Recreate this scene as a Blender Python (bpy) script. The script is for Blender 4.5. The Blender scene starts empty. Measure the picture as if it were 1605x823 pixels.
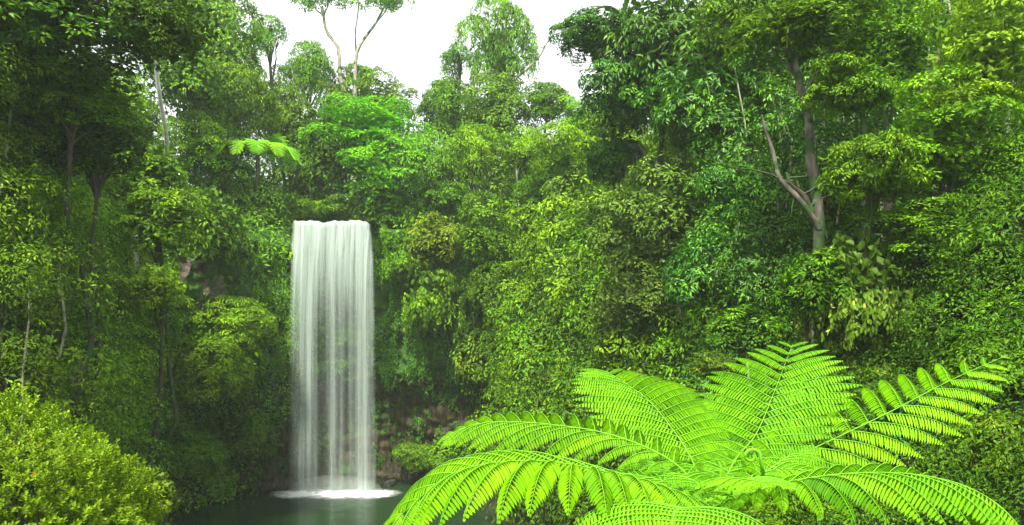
import bpy, math, random
import numpy as np
from mathutils import Vector, Matrix, noise as mnoise

# ------------------------------------------------------------------ camera, sky, sun, exposure
scene = bpy.context.scene
col = scene.collection
CAMZ = 10.4; F = 1087.0; CX = 802.5; HY = 520.0      # pixel model of the 1605 px wide photograph
cd = bpy.data.cameras.new('camera'); cam = bpy.data.objects.new('camera', cd); col.objects.link(cam)
cam.location = (0, 0, CAMZ); cam.rotation_euler = (math.radians(90), 0, 0)
cd.sensor_width = 36; cd.lens = 36 * F / 1605; cd.shift_y = (HY - 411.5) / 1605
cd.clip_start = 0.1; cd.clip_end = 3000
scene.camera = cam

SUN_EL, SUN_AZ = math.radians(58), math.radians(200)   # azimuth from +Y clockwise: sun behind the camera, a little left
w = bpy.data.worlds.new('World'); scene.world = w; w.use_nodes = True
nt = w.node_tree; nt.nodes.clear()
out = nt.nodes.new('ShaderNodeOutputWorld'); bg = nt.nodes.new('ShaderNodeBackground')
sky = nt.nodes.new('ShaderNodeTexSky'); sky.sky_type = 'NISHITA'; sky.sun_disc = False
sky.sun_elevation = SUN_EL; sky.sun_rotation = SUN_AZ
hs = nt.nodes.new('ShaderNodeHueSaturation'); hs.inputs['Saturation'].default_value = 0.25
mx = nt.nodes.new('ShaderNodeMix'); mx.data_type = 'RGBA'; mx.inputs['Factor'].default_value = 0.8
tc = nt.nodes.new('ShaderNodeTexCoord'); nz = nt.nodes.new('ShaderNodeTexNoise'); nz.inputs['Scale'].default_value = 2.2
nz.inputs['Detail'].default_value = 5
cr = nt.nodes.new('ShaderNodeValToRGB')
cr.color_ramp.elements[0].position = .3; cr.color_ramp.elements[0].color = (10.5, 10.9, 11.3, 1)
cr.color_ramp.elements[1].position = .7; cr.color_ramp.elements[1].color = (13.5, 13.8, 13.9, 1)
L = nt.links.new
L(tc.outputs['Generated'], nz.inputs['Vector']); L(nz.outputs['Fac'], cr.inputs['Fac'])
L(sky.outputs['Color'], hs.inputs['Color']); L(hs.outputs['Color'], mx.inputs['A']); L(cr.outputs['Color'], mx.inputs['B'])
L(mx.outputs['Result'], bg.inputs['Color']); bg.inputs['Strength'].default_value = 0.06
L(bg.outputs['Background'], out.inputs['Surface'])

sd = bpy.data.lights.new('sun', 'SUN'); sd.energy = 4.0; sd.angle = math.radians(7); sd.color = (1, .96, .88)
so = bpy.data.objects.new('sun', sd); col.objects.link(so)
sdir = Vector((math.sin(SUN_AZ) * math.cos(SUN_EL), math.cos(SUN_AZ) * math.cos(SUN_EL), math.sin(SUN_EL)))
so.rotation_euler = sdir.to_track_quat('Z', 'Y').to_euler(); so.location = (0, 0, 60)

vs = scene.view_settings; vs.view_transform = 'Standard'; vs.look = 'None'; vs.gamma = 1; vs.exposure = 1.33
vs.use_curve_mapping = False
cy = scene.cycles
cy.max_bounces = 7; cy.diffuse_bounces = 3; cy.glossy_bounces = 2; cy.transmission_bounces = 4
cy.transparent_max_bounces = 16; cy.volume_bounces = 1; cy.use_denoising = True
cy.sample_clamp_indirect = 6

rng = np.random.default_rng(7); random.seed(7)

# ------------------------------------------------------------------ helpers
def P(px, py, Y):
    return np.array([(px - CX) / F * Y, Y, CAMZ + (HY - py) / F * Y])

def sm(a, b, x):
    t = np.clip((x - a) / (b - a), 0, 1); return t * t * (3 - 2 * t)

def unit(v):
    return v / np.maximum(np.linalg.norm(v, axis=-1, keepdims=True), 1e-9)

def raw_mesh(name, V, faces, k, attr=None, smooth=False):
    """faces (n,k) array"""
    me = bpy.data.meshes.new(name)
    V = np.asarray(V, np.float32); faces = np.asarray(faces, np.int32)
    me.vertices.add(len(V)); me.vertices.foreach_set('co', V.ravel())
    me.loops.add(faces.size); me.loops.foreach_set('vertex_index', faces.ravel())
    me.polygons.add(len(faces)); me.polygons.foreach_set('loop_start', np.arange(0, faces.size, k, dtype=np.int32))
    if smooth: me.polygons.foreach_set('use_smooth', np.ones(len(faces), bool))
    if attr is not None:
        a = me.attributes.new('v', 'FLOAT', 'FACE'); a.data.foreach_set('value', np.asarray(attr, np.float32))
    me.update(calc_edges=True)
    return me

def link(name, me, mat, parent=None, loc=(0, 0, 0)):
    o = bpy.data.objects.new(name, me); col.objects.link(o); o.location = loc
    if mat is not None: o.data.materials.append(mat)
    if parent is not None: o.parent = parent
    return o

def tag(o, label=None, cat=None, group=None, kind=None):
    if label: o['label'] = label
    if cat: o['category'] = cat
    if group: o['group'] = group
    if kind: o['kind'] = kind
    return o

def empty(name, loc):
    o = bpy.data.objects.new(name, None); col.objects.link(o); o.location = loc; o.empty_display_size = .3
    return o

class Leaves:
    """collects folded leaf blades"""
    def __init__(s): s.a = []
    def add(s, p, d, n, l, w, v):
        p = np.asarray(p, float); k = len(p)
        s.a.append((p, unit(np.asarray(d, float)), unit(np.asarray(n, float)), np.broadcast_to(l, (k,)), np.broadcast_to(w, (k,)), np.broadcast_to(v, (k,))))
    def mesh(s, name, oval=False, curl=.18):
        p, d, n, l, w, v = [np.concatenate([x[i] for x in s.a]) for i in range(6)]
        sd = unit(np.cross(d, n)); n = np.cross(sd, d); l = l[:, None]; w = w[:, None]; k = len(p)
        if not oval:
            q = np.stack([p, p + d * l * .42 + sd * w / 2 + n * w * .22, p + d * l - n * l * curl, p + d * l * .42 - sd * w / 2 + n * w * .22], 1).reshape(-1, 3)
            b = np.arange(k)[:, None] * 4
            f = np.concatenate([b + [0, 1, 2], b + [0, 2, 3]], 1).reshape(-1, 3); r = 2
        else:
            m = p + d * l * .5 - n * l * curl * .2
            q = np.stack([p, p + d * l * .3 + sd * w * .42 + n * w * .15, p + d * l * .72 + sd * w * .42 + n * w * .1 - n * l * curl * .4, p + d * l - n * l * curl,
                          p + d * l * .72 - sd * w * .42 + n * w * .1 - n * l * curl * .4, p + d * l * .3 - sd * w * .42 + n * w * .15], 1).reshape(-1, 3)
            b = np.arange(k)[:, None] * 6
            f = np.concatenate([b + [0, 1, 2], b + [0, 2, 3], b + [0, 3, 4], b + [0, 4, 5]], 1).reshape(-1, 3); r = 4
        return raw_mesh(name, q, f, 3, np.repeat(v, r))

class MB:
    def __init__(s): s.v = []; s.f = []; s.n = 0
    def tube(s, pts, rad, seg=7, jit=0.0):
        pts = np.asarray(pts, float); m = len(pts)
        t = np.gradient(pts, axis=0); t = unit(t)
        ref = np.array([0.3, 1, 0.1]) if abs(t[0][2]) > .7 else np.array([0, 0, 1.0])
        a = unit(np.cross(t, ref)); b = np.cross(t, a)
        ang = np.linspace(0, 2 * np.pi, seg, endpoint=False)
        r = np.asarray(rad, float)[:, None] * (1 + jit * rng.standard_normal((m, seg)))
        ring = pts[:, None] + a[:, None] * (np.cos(ang) * r)[..., None] + b[:, None] * (np.sin(ang) * r)[..., None]
        s.v.append(ring.reshape(-1, 3)); i, j = np.meshgrid(np.arange(m - 1), np.arange(seg), indexing='ij')
        j2 = (j + 1) % seg
        s.f.append((np.stack([i * seg + j, i * seg + j2, (i + 1) * seg + j2, (i + 1) * seg + j], -1).reshape(-1, 4) + s.n)); s.n += m * seg
    def mesh(s, name):
        return raw_mesh(name, np.concatenate(s.v), np.concatenate(s.f), 4, smooth=True)

def curve(pts, n=12):
    """smooth Catmull-Rom through points"""
    p = np.asarray(pts, float); p = np.vstack([2 * p[0] - p[1], p, 2 * p[-1] - p[-2]]); m = len(p) - 3
    out = []
    for u in np.linspace(0, m - 1e-6, n):
        i = int(u); t = u - i; a, b, c, d = p[i:i + 4]
        out.append(.5 * ((2 * b) + (c - a) * t + (2 * a - 5 * b + 4 * c - d) * t * t + (3 * b - a - 3 * c + d) * t ** 3))
    return np.array(out)

# ------------------------------------------------------------------ materials
def newmat(name):
    m = bpy.data.materials.new(name); m.use_nodes = True; m.node_tree.nodes.clear(); return m, m.node_tree

def leaf_mat(name, dark, mid, light, trans=.2, rough=.5, hue=.022, warm=None, spec=.16):
    m, t = newmat(name); N = t.nodes.new; K = t.links.new
    o = N('ShaderNodeOutputMaterial'); at = N('ShaderNodeAttribute'); at.attribute_name = 'v'
    r = N('ShaderNodeValToRGB'); e = r.color_ramp.elements
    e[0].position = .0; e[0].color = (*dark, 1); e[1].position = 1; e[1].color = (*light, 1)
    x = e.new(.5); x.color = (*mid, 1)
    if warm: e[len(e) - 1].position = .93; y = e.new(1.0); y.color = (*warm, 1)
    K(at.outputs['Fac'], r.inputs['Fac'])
    oi = N('ShaderNodeObjectInfo'); mr = N('ShaderNodeMapRange'); mr.inputs['To Min'].default_value = .5 - hue * .6; mr.inputs['To Max'].default_value = .5 + hue * .5
    K(oi.outputs['Random'], mr.inputs['Value']); h = N('ShaderNodeHueSaturation')
    ge = N('ShaderNodeNewGeometry'); nz = N('ShaderNodeTexNoise'); nz.inputs['Scale'].default_value = .35; nz.inputs['Detail'].default_value = 2
    K(ge.outputs['Position'], nz.inputs['Vector']); mv = N('ShaderNodeMapRange'); mv.inputs['From Min'].default_value = .3; mv.inputs['From Max'].default_value = .7
    mv.inputs['To Min'].default_value = .78; mv.inputs['To Max'].default_value = 1.2; K(nz.outputs['Fac'], mv.inputs['Value'])
    K(mr.outputs['Result'], h.inputs['Hue']); K(mv.outputs['Result'], h.inputs['Value']); K(r.outputs['Color'], h.inputs['Color'])
    p = N('ShaderNodeBsdfPrincipled'); p.inputs['Roughness'].default_value = rough; p.inputs['Specular IOR Level'].default_value = spec
    K(h.outputs['Color'], p.inputs['Base Color'])
    tr = N('ShaderNodeBsdfTranslucent'); K(h.outputs['Color'], tr.inputs['Color'])
    ms = N('ShaderNodeMixShader'); ms.inputs['Fac'].default_value = trans
    K(p.outputs[0], ms.inputs[1]); K(tr.outputs[0], ms.inputs[2]); K(ms.outputs[0], o.inputs['Surface'])
    return m

M = {}
def LM(n, d, mi, l, **k): M[n] = leaf_mat('leaf_' + n, d, mi, l, **k)
LM('mid',  (.045, .12, .002), (.118, .28, .002), (.26, .50, .003))
LM('yel',  (.08, .19, .002), (.20, .41, .003), (.38, .64, .004))
LM('emer', (.022, .09, .002), (.060, .21, .003), (.17, .40, .007), rough=.4, spec=.3)
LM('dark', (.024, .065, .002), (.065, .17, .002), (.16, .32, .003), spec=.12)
LM('lime', (.10, .30, .003), (.20, .55, .004), (.33, .72, .006))
LM('olive', (.07, .12, .003), (.16, .27, .005), (.32, .46, .010))
LM('grey', (.045, .09, .008), (.10, .20, .010), (.24, .38, .04))
LM('pale', (.06, .20, .010), (.15, .38, .015), (.30, .54, .035))
LM('vine', (.04, .09, .006), (.11, .21, .008), (.22, .36, .02), warm=(.50, .48, .08))
LM('bush', (.06, .14, .003), (.16, .31, .004), (.29, .47, .006), warm=(.45, .28, .01), spec=.15)
LM('rust', (.06, .08, .01), (.16, .14, .02), (.35, .20, .04))
LM('fern', (.05, .19, .001), (.125, .37, .001), (.23, .53, .002), trans=.22, hue=.012, spec=.10, rough=.5)
LM('moss', (.02, .07, .002), (.055, .17, .003), (.12, .30, .005))

def bark_mat(name, c1, c2, moss=(.03, .08, .01), mossamt=.45, scale=6):
    m, t = newmat(name); N = t.nodes.new; K = t.links.new
    o = N('ShaderNodeOutputMaterial'); p = N('ShaderNodeBsdfPrincipled'); p.inputs['Roughness'].default_value = .85
    g = N('ShaderNodeNewGeometry'); mp = N('ShaderNodeMapping'); mp.inputs['Scale'].default_value = (1, 1, .35); K(g.outputs['Position'], mp.inputs['Vector'])
    n1 = N('ShaderNodeTexNoise'); n1.inputs['Scale'].default_value = scale; n1.inputs['Detail'].default_value = 6; K(mp.outputs[0], n1.inputs['Vector'])
    r = N('ShaderNodeValToRGB'); r.color_ramp.elements[0].position = .35; r.color_ramp.elements[0].color = (*c1, 1); r.color_ramp.elements[1].position = .65; r.color_ramp.elements[1].color = (*c2, 1)
    K(n1.outputs['Fac'], r.inputs['Fac'])
    n2 = N('ShaderNodeTexNoise'); n2.inputs['Scale'].default_value = 1.7; n2.inputs['Detail'].default_value = 5; K(g.outputs['Position'], n2.inputs['Vector'])
    r2 = N('ShaderNodeValToRGB'); r2.color_ramp.elements[0].position = .62 - mossamt * .3; r2.color_ramp.elements[1].position = .70 - mossamt * .3
    K(n2.outputs['Fac'], r2.inputs['Fac'])
    mx = N('ShaderNodeMix'); mx.data_type = 'RGBA'; K(r2.outputs['Color'], mx.inputs['Factor']); K(r.outputs['Color'], mx.inputs['A']); mx.inputs['B'].default_value = (*moss, 1)
    K(mx.outputs['Result'], p.inputs['Base Color'])
    b = N('ShaderNodeBump'); b.inputs['Strength'].default_value = .6; b.inputs['Distance'].default_value = .05; K(n1.outputs['Fac'], b.inputs['Height']); K(b.outputs[0], p.inputs['Normal'])
    K(p.outputs[0], o.inputs['Surface']); return m
M['bark'] = bark_mat('bark_mossy', (.028, .022, .014), (.085, .07, .045))
M['dark_bark'] = bark_mat('bark_dark_wet', (.02, .018, .01), (.06, .05, .03))
M['white'] = bark_mat('bark_white', (.45, .45, .40), (.75, .75, .68), mossamt=-.2, scale=4)
M['mottle'] = bark_mat('bark_mottled', (.035, .03, .02), (.22, .20, .15), mossamt=.45, scale=4.5)
M['twig'] = bark_mat('bark_pale_twig', (.22, .20, .14), (.42, .40, .30), mossamt=.3)
M['rachis'] = bark_mat('rachis_green', (.13, .40, .01), (.17, .48, .01), mossamt=-3)

def ground_mat():
    m, t = newmat('forest_floor'); N = t.nodes.new; K = t.links.new
    o = N('ShaderNodeOutputMaterial'); p = N('ShaderNodeBsdfPrincipled'); p.inputs['Roughness'].default_value = .9
    g = N('ShaderNodeNewGeometry'); n = N('ShaderNodeTexNoise'); n.inputs['Scale'].default_value = 1.6; n.inputs['Detail'].default_value = 8; K(g.outputs['Position'], n.inputs['Vector'])
    r = N('ShaderNodeValToRGB'); e = r.color_ramp.elements; e[0].position = .35; e[0].color = (.012, .02, .004, 1); e[1].position = .7; e[1].color = (.03, .08, .008, 1)
    x = e.new(.5); x.color = (.03, .03, .012, 1)
    K(n.outputs['Fac'], r.inputs['Fac']); K(r.outputs['Color'], p.inputs['Base Color'])
    b = N('ShaderNodeBump'); b.inputs['Strength'].default_value = 1; b.inputs['Distance'].default_value = .2; K(n.outputs['Fac'], b.inputs['Height']); K(b.outputs[0], p.inputs['Normal'])
    K(p.outputs[0], o.inputs['Surface']); return m

def rock_mat(name, c1, c2, moss=True, scale=1.3, columns=False, rough=.55):
    m, t = newmat(name); N = t.nodes.new; K = t.links.new
    o = N('ShaderNodeOutputMaterial'); p = N('ShaderNodeBsdfPrincipled'); p.inputs['Roughness'].default_value = rough; p.inputs['Specular IOR Level'].default_value = .22
    g = N('ShaderNodeNewGeometry'); mp = N('ShaderNodeMapping'); K(g.outputs['Position'], mp.inputs['Vector'])
    if columns: mp.inputs['Scale'].default_value = (2.6, 2.6, .28)
    n = N('ShaderNodeTexNoise'); n.inputs['Scale'].default_value = scale; n.inputs['Detail'].default_value = 9; n.inputs['Roughness'].default_value = .65; K(mp.outputs[0], n.inputs['Vector'])
    r = N('ShaderNodeValToRGB'); e = r.color_ramp.elements; e[0].position = .38; e[0].color = (*c1, 1); e[1].position = .66; e[1].color = (*c2, 1)
    K(n.outputs['Fac'], r.inputs['Fac']); c = r.outputs['Color']
    # pale lichen streaks
    n3 = N('ShaderNodeTexNoise'); n3.inputs['Scale'].default_value = 3.0; n3.inputs['Detail'].default_value = 4; K(mp.outputs[0], n3.inputs['Vector'])
    r3 = N('ShaderNodeValToRGB'); r3.color_ramp.elements[0].position = .62; r3.color_ramp.elements[1].position = .7; K(n3.outputs['Fac'], r3.inputs['Fac'])
    m3 = N('ShaderNodeMix'); m3.data_type = 'RGBA'; K(r3.outputs['Color'], m3.inputs['Factor']); K(c, m3.inputs['A']); m3.inputs['B'].default_value = (c2[0] * 1.8, c2[1] * 1.9, c2[2] * 1.6, 1); c = m3.outputs['Result']
    if moss:
        n2 = N('ShaderNodeTexNoise'); n2.inputs['Scale'].default_value = .55; n2.inputs['Detail'].default_value = 8; n2.inputs['Roughness'].default_value = .7; K(g.outputs['Position'], n2.inputs['Vector'])
        sp = N('ShaderNodeSeparateXYZ'); K(g.outputs['Position'], sp.inputs[0])
        hz = N('ShaderNodeMapRange'); hz.inputs['From Min'].default_value = 3; hz.inputs['From Max'].default_value = 9; hz.inputs['To Min'].default_value = -.12; hz.inputs['To Max'].default_value = .16
        K(sp.outputs['Z'], hz.inputs['Value'])
        ad = N('ShaderNodeMath'); ad.operation = 'ADD'; K(n2.outputs['Fac'], ad.inputs[0]); K(hz.outputs[0], ad.inputs[1])
        nu = N('ShaderNodeSeparateXYZ'); K(g.outputs['Normal'], nu.inputs[0]); mu = N('ShaderNodeMath'); mu.operation = 'MULTIPLY_ADD'; mu.inputs[1].default_value = .18
        K(nu.outputs['Z'], mu.inputs[0]); K(ad.outputs[0], mu.inputs[2])
        r2 = N('ShaderNodeValToRGB'); r2.color_ramp.elements[0].position = .5; r2.color_ramp.elements[1].position = .6; K(mu.outputs[0], r2.inputs['Fac'])
        n4 = N('ShaderNodeTexNoise'); n4.inputs['Scale'].default_value = 5; n4.inputs['Detail'].default_value = 5; K(g.outputs['Position'], n4.inputs['Vector'])
        r4 = N('ShaderNodeValToRGB'); r4.color_ramp.elements[0].position = .35; r4.color_ramp.elements[0].color = (.018, .055, .004, 1); r4.color_ramp.elements[1].position = .65; r4.color_ramp.elements[1].color = (.05, .13, .004, 1)
        K(n4.outputs['Fac'], r4.inputs['Fac'])
        m2 = N('ShaderNodeMix'); m2.data_type = 'RGBA'; K(r2.outputs['Color'], m2.inputs['Factor']); K(c, m2.inputs['A']); K(r4.outputs['Color'], m2.inputs['B']); c = m2.outputs['Result']
    K(c, p.inputs['Base Color'])
    b = N('ShaderNodeBump'); b.inputs['Strength'].default_value = .9; b.inputs['Distance'].default_value = .18; K(n.outputs['Fac'], b.inputs['Height']); K(b.outputs[0], p.inputs['Normal'])
    K(p.outputs[0], o.inputs['Surface']); return m
M['ground'] = ground_mat()
M['cliff'] = rock_mat('cliff_rock', (.010, .009, .004), (.085, .068, .03), columns=True)
M['stone'] = rock_mat('boulder_rock', (.02, .022, .018), (.085, .09, .075), scale=2.5, rough=.4)
M['bare'] = rock_mat('bare_rock', (.05, .045, .03), (.20, .17, .12), moss=False, scale=2.5, rough=.8)

# ------------------------------------------------------------------ terrain
PC = (-8.0, 36.0); PA, PB = 13.5, 13.0
def wob(x, y, s=1.0):
    return (np.sin(x * .31 * s + 1.3) * np.cos(y * .27 * s + .5) + .5 * np.sin(x * .73 * s + y * .41 * s) + .3 * np.sin(x * 1.37 * s - y * 1.1 * s + 2)) / 1.8
def terrain(X, Y):
    X = np.asarray(X, float); Y = np.asarray(Y, float)
    ex = (X - PC[0]) / PA; ey = (Y - PC[1]) / PB
    q = np.sqrt(ex ** 2 + ey ** 2); ph = np.degrees(np.arctan2(ey, ex))
    d = (q - 1) * 13 + wob(X, Y) * .7
    back = sm(42, 66, ph) * (1 - sm(140, 165, ph))
    left = np.where(np.abs(ph) > 90, np.where(ph > 0, sm(140, 165, ph), 1 - sm(-165, -125, ph)), 0) 
    near = np.where(ph < 0, sm(-165, -125, ph) * (1 - sm(-72, -40, ph)), 0)
    right = np.clip(1 - back - left - near, 0, 1)
    hb = 17.3 * sm(.2, 2.2, d) + .10 * np.clip(d - 2.2, 0, 200) + 1.2 * sm(0, 1, -d * 0)
    hl = 1.0 * sm(0, 1, d) + 15 * sm(1, 13, d) + .6 * np.clip(d - 11, 0, 60)
    hr = 1.0 * sm(0, 1, d) + 16.5 * sm(0.5, 12, d) + .65 * np.clip(d - 10, 0, 60)
    hn = .3 * np.clip(d, 0, 60)
    hb = hb - 1.2
    hr = hr * (1 - .5 * (1 - sm(-35, 25, ph)))
    h = back * hb + left * hl + near * hn + right * hr + wob(X, Y, 1.6) * np.clip(d * .1, 0, 1) * .8
    sl = -.53 * Y - X - .3; sr = X - np.minimum(-3 + .45 * (45 - Y), .42 * Y)                      # the banks come forward on both sides
    g = sm(10, 17, Y) * (1 - sm(40, 46, Y))
    gr = sm(10, 17, Y) * (1 - sm(47, 50, Y))
    h = np.maximum(h, g * (14 * sm(0, 9, sl) + .5 * np.clip(sl, 0, 40)) - 9 * (sl <= 0))
    h = np.maximum(h, gr * ((15 - 4 * sm(2, 8, sr)) * sm(-1, 7.5, sr) + .5 * np.clip(sr, 0, 40)) - 9 * (sr <= -1))
    return np.where((d < 0) & (sl < 0) & (sr < -1), np.maximum(d * .8, -2.5), h)

def axis(lo, hi, flo, fhi, fine, coarse):
    a = np.arange(flo, fhi + 1e-6, fine); l = flo - np.cumsum(fine * coarse ** np.arange(1, 60)); r = fhi + np.cumsum(fine * coarse ** np.arange(1, 60))
    return np.concatenate([[lo], l[(l > lo)][::-1], a, r[r < hi], [hi]])
gx = axis(-900, 900, -45, 45, .5, 1.12); gy = axis(-300, 1500, -5, 80, .5, 1.12)
GX, GY = np.meshgrid(gx, gy, indexing='ij')
# beyond 150 m the land settles to a level plain
TZ = terrain(GX, GY); dist = np.hypot(GX + 5, GY - 36); TZ = np.where(dist > 70, TZ + (20 - TZ) * sm(110, 260, dist), TZ)
V = np.stack([GX, GY, TZ], -1).reshape(-1, 3)
i, j = np.meshgrid(np.arange(len(gx) - 1), np.arange(len(gy) - 1), indexing='ij'); n = len(gy)
fc = np.stack([i * n + j, (i + 1) * n + j, (i + 1) * n + j + 1, i * n + j + 1], -1).reshape(-1, 4)
tag(link('terrain', raw_mesh('terrain', V, fc, 4, smooth=True), M['ground']), 'dark earth slopes of the gorge under the rainforest', kind='structure')

# pool water
def water_mat():
    m, t = newmat('pool_water'); N = t.nodes.new; K = t.links.new
    o = N('ShaderNodeOutputMaterial'); p = N('ShaderNodeBsdfPrincipled')
    p.inputs['Base Color'].default_value = (.013, .036, .011, 1); p.inputs['Roughness'].default_value = .16; p.inputs['Specular IOR Level'].default_value = .5
    g = N('ShaderNodeNewGeometry'); n = N('ShaderNodeTexNoise'); n.inputs['Scale'].default_value = 1.1; n.inputs['Detail'].default_value = 4; K(g.outputs['Position'], n.inputs['Vector'])
    b = N('ShaderNodeBump'); b.inputs['Strength'].default_value = .25; b.inputs['Distance'].default_value = .15; K(n.outputs['Fac'], b.inputs['Height']); K(b.outputs[0], p.inputs['Normal'])
    K(p.outputs[0], o.inputs['Surface']); return m
M['water'] = water_mat()
ang = np.linspace(0, 2 * np.pi, 96, endpoint=False)
V = np.vstack([[[PC[0], PC[1], 0]]] + [np.stack([PC[0] + np.cos(ang) * PA * k, PC[1] + np.sin(ang) * PB * k, ang * 0], -1) for k in (.5, 1.12)])
m_ = 96; a_ = np.arange(m_); b_ = (a_ + 1) % m_
me = bpy.data.meshes.new('pool_water')
me.from_pydata(V.tolist(), [], [(0, 1 + i, 1 + (i + 1) % m_) for i in range(m_)] + [(1 + i, 1 + m_ + i, 1 + m_ + (i + 1) % m_, 1 + (i + 1) % m_) for i in range(m_)])
tag(link('pool_water', me, M['water']), 'dark green plunge pool water at the foot of the falls', kind='structure')

# ------------------------------------------------------------------ cliff
def fbm(p, s, o=4): return mnoise.fractal(Vector(p) * s, 1.0, 2.0, o)
nz_, ns_ = 120, 330
phs = np.radians(np.linspace(44, 176, ns_)); zs = np.linspace(-1, 17.6, nz_)
V = np.zeros((ns_, nz_, 3))
for a, ph in enumerate(phs):
    sp = ph * 13.5
    cap = 1.0 - .45 * sm(math.radians(140), math.radians(176), ph) - .3 * (1 - sm(math.radians(44), math.radians(62), ph))
    for b, z in enumerate(zs):
        zz = z * cap
        lh = 7.2 + .8 * fbm((sp, 0, 3), .25, 2) + (1.2 if math.degrees(ph) > 122 else 0)
        off = -1.25 * sm(lh - .5, lh + .15, zz) - .5 * sm(10, 17, zz) + .8 * sm(2, 0, zz) * -1
        off += .35 * (sm(lh + 1.6, lh + 1.75, zz) - sm(lh + 1.0, lh + 1.12, zz)) + .3 * (sm(lh + 3.0, lh + 3.3, zz) - sm(lh + 2.4, lh + 2.5, zz))
        px_, py_ = math.cos(ph), math.sin(ph)
        n_ = fbm((sp * .7, zz * .9, 1.7), .45, 5) * .75 + fbm((sp * .5, zz * 2.2, 9.7), 1.1, 4) * .28
        colm = 0
        if zz < lh:
            cw = (sp * 1.25 + .35 * fbm((sp, zz * .3, 0), .8, 2)) % 1.0
            colm = -.22 * math.sqrt(max(0, 1 - (2 * cw - 1) ** 2)) * sm(0, 1.5, zz)
        off += n_ + colm
        if zz > 16: off += (zz - 16) * 1.2
        q = 1 + off / 13
        V[a, b] = (PC[0] + px_ * PA * q, PC[1] + py_ * PB * q, zz)
i, j = np.meshgrid(np.arange(ns_ - 1), np.arange(nz_ - 1), indexing='ij')
fc = np.stack([i * nz_ + j, i * nz_ + j + 1, (i + 1) * nz_ + j + 1, (i + 1) * nz_ + j], -1).reshape(-1, 4)
CLIFF = V
tag(link('cliff', raw_mesh('cliff', V.reshape(-1, 3), fc, 4, smooth=True), M['cliff']), 'mossy dark rock cliff curving round behind the waterfall', kind='structure')
FX = -11.45
def cliff_pt(ph_deg, z):
    a = int(np.clip((math.radians(ph_deg) - phs[0]) / (phs[-1] - phs[0]) * (ns_ - 1), 0, ns_ - 1)); b = int(np.argmin(abs(CLIFF[a, :, 2] - z)))
    return CLIFF[a, b]
def phi_of_px(px, Y=46.5):
    x = (px - CX) / F * Y; return math.degrees(math.acos(max(-1, min(1, (x - PC[0]) / PA))))

# bare rock face on the left
def rock_slab(name, px, py, w_, h_, Y, mat, th=.8, seed=0):
    c = P(px, py, Y); V = []; nn = 24
    for a in range(nn):
        for b in range(nn):
            u = a / (nn - 1) * 2 - 1; v = b / (nn - 1) * 2 - 1
            r = (abs(u) ** 3 + abs(v) ** 3) ** (1 / 3); y = -th * math.sqrt(max(0, 1 - min(1, r) ** 2.5)) + .35 * fbm((u * 2, v * 2, seed), 1.2, 5)
            k = 1 + .28 * fbm((u, v, seed + 5), 1.5, 4)
            V.append((u * w_ * k, y + th * .5, v * h_ * k))
    f = [(a * nn + b, (a + 1) * nn + b, (a + 1) * nn + b + 1, a * nn + b + 1) for a in range(nn - 1) for b in range(nn - 1)]
    me = bpy.data.meshes.new(name); me.from_pydata(V, [], f)
    for p_ in me.polygons: p_.use_smooth = True
    o = link(name, me, mat, None, c); return o

# ------------------------------------------------------------------ waterfall
def fall_mat(name, seed, gain):
    m, t = newmat(name); N = t.nodes.new; K = t.links.new
    o = N('ShaderNodeOutputMaterial'); g = N('ShaderNodeNewGeometry')
    mp = N('ShaderNodeMapping'); mp.inputs['Scale'].default_value = (5.2, 1, .08); mp.inputs['Location'].default_value = (seed * 3.7, seed, 0); K(g.outputs['Position'], mp.inputs['Vector'])
    n = N('ShaderNodeTexNoise'); n.inputs['Scale'].default_value = 1; n.inputs['Detail'].default_value = 5; n.inputs['Roughness'].default_value = .6; K(mp.outputs[0], n.inputs['Vector'])
    r = N('ShaderNodeMapRange'); r.inputs['From Min'].default_value = .36; r.inputs['From Max'].default_value = .68; K(n.outputs['Fac'], r.inputs['Value'])
    at = N('ShaderNodeAttribute'); at.attribute_name = 'dens'
    mu = N('ShaderNodeMath'); mu.operation = 'MULTIPLY'; K(at.outputs['Fac'], mu.inputs[0])
    a2 = N('ShaderNodeMath'); a2.operation = 'MULTIPLY_ADD'; a2.inputs[1].default_value = 1.35 * gain; a2.inputs[2].default_value = .32 * gain; K(r.outputs[0], a2.inputs[0]); K(a2.outputs[0], mu.inputs[1]); 
    cl = N('ShaderNodeClamp'); cl.inputs['Max'].default_value = .97; K(mu.outputs[0], cl.inputs[0])
    d = N('ShaderNodeBsdfDiffuse'); d.inputs['Color'].default_value = (.70, .80, .73, 1); tl = N('ShaderNodeBsdfTranslucent'); tl.inputs['Color'].default_value = (.70, .80, .73, 1)
    m1 = N('ShaderNodeMixShader'); m1.inputs[0].default_value = .4; K(d.outputs[0], m1.inputs[1]); K(tl.outputs[0], m1.inputs[2])
    tp = N('ShaderNodeBsdfTransparent'); m2 = N('ShaderNodeMixShader'); K(cl.outputs[0], m2.inputs[0]); K(tp.outputs[0], m2.inputs[1]); K(m1.outputs[0], m2.inputs[2])
    K(m2.outputs[0], o.inputs['Surface']); return m

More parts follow.
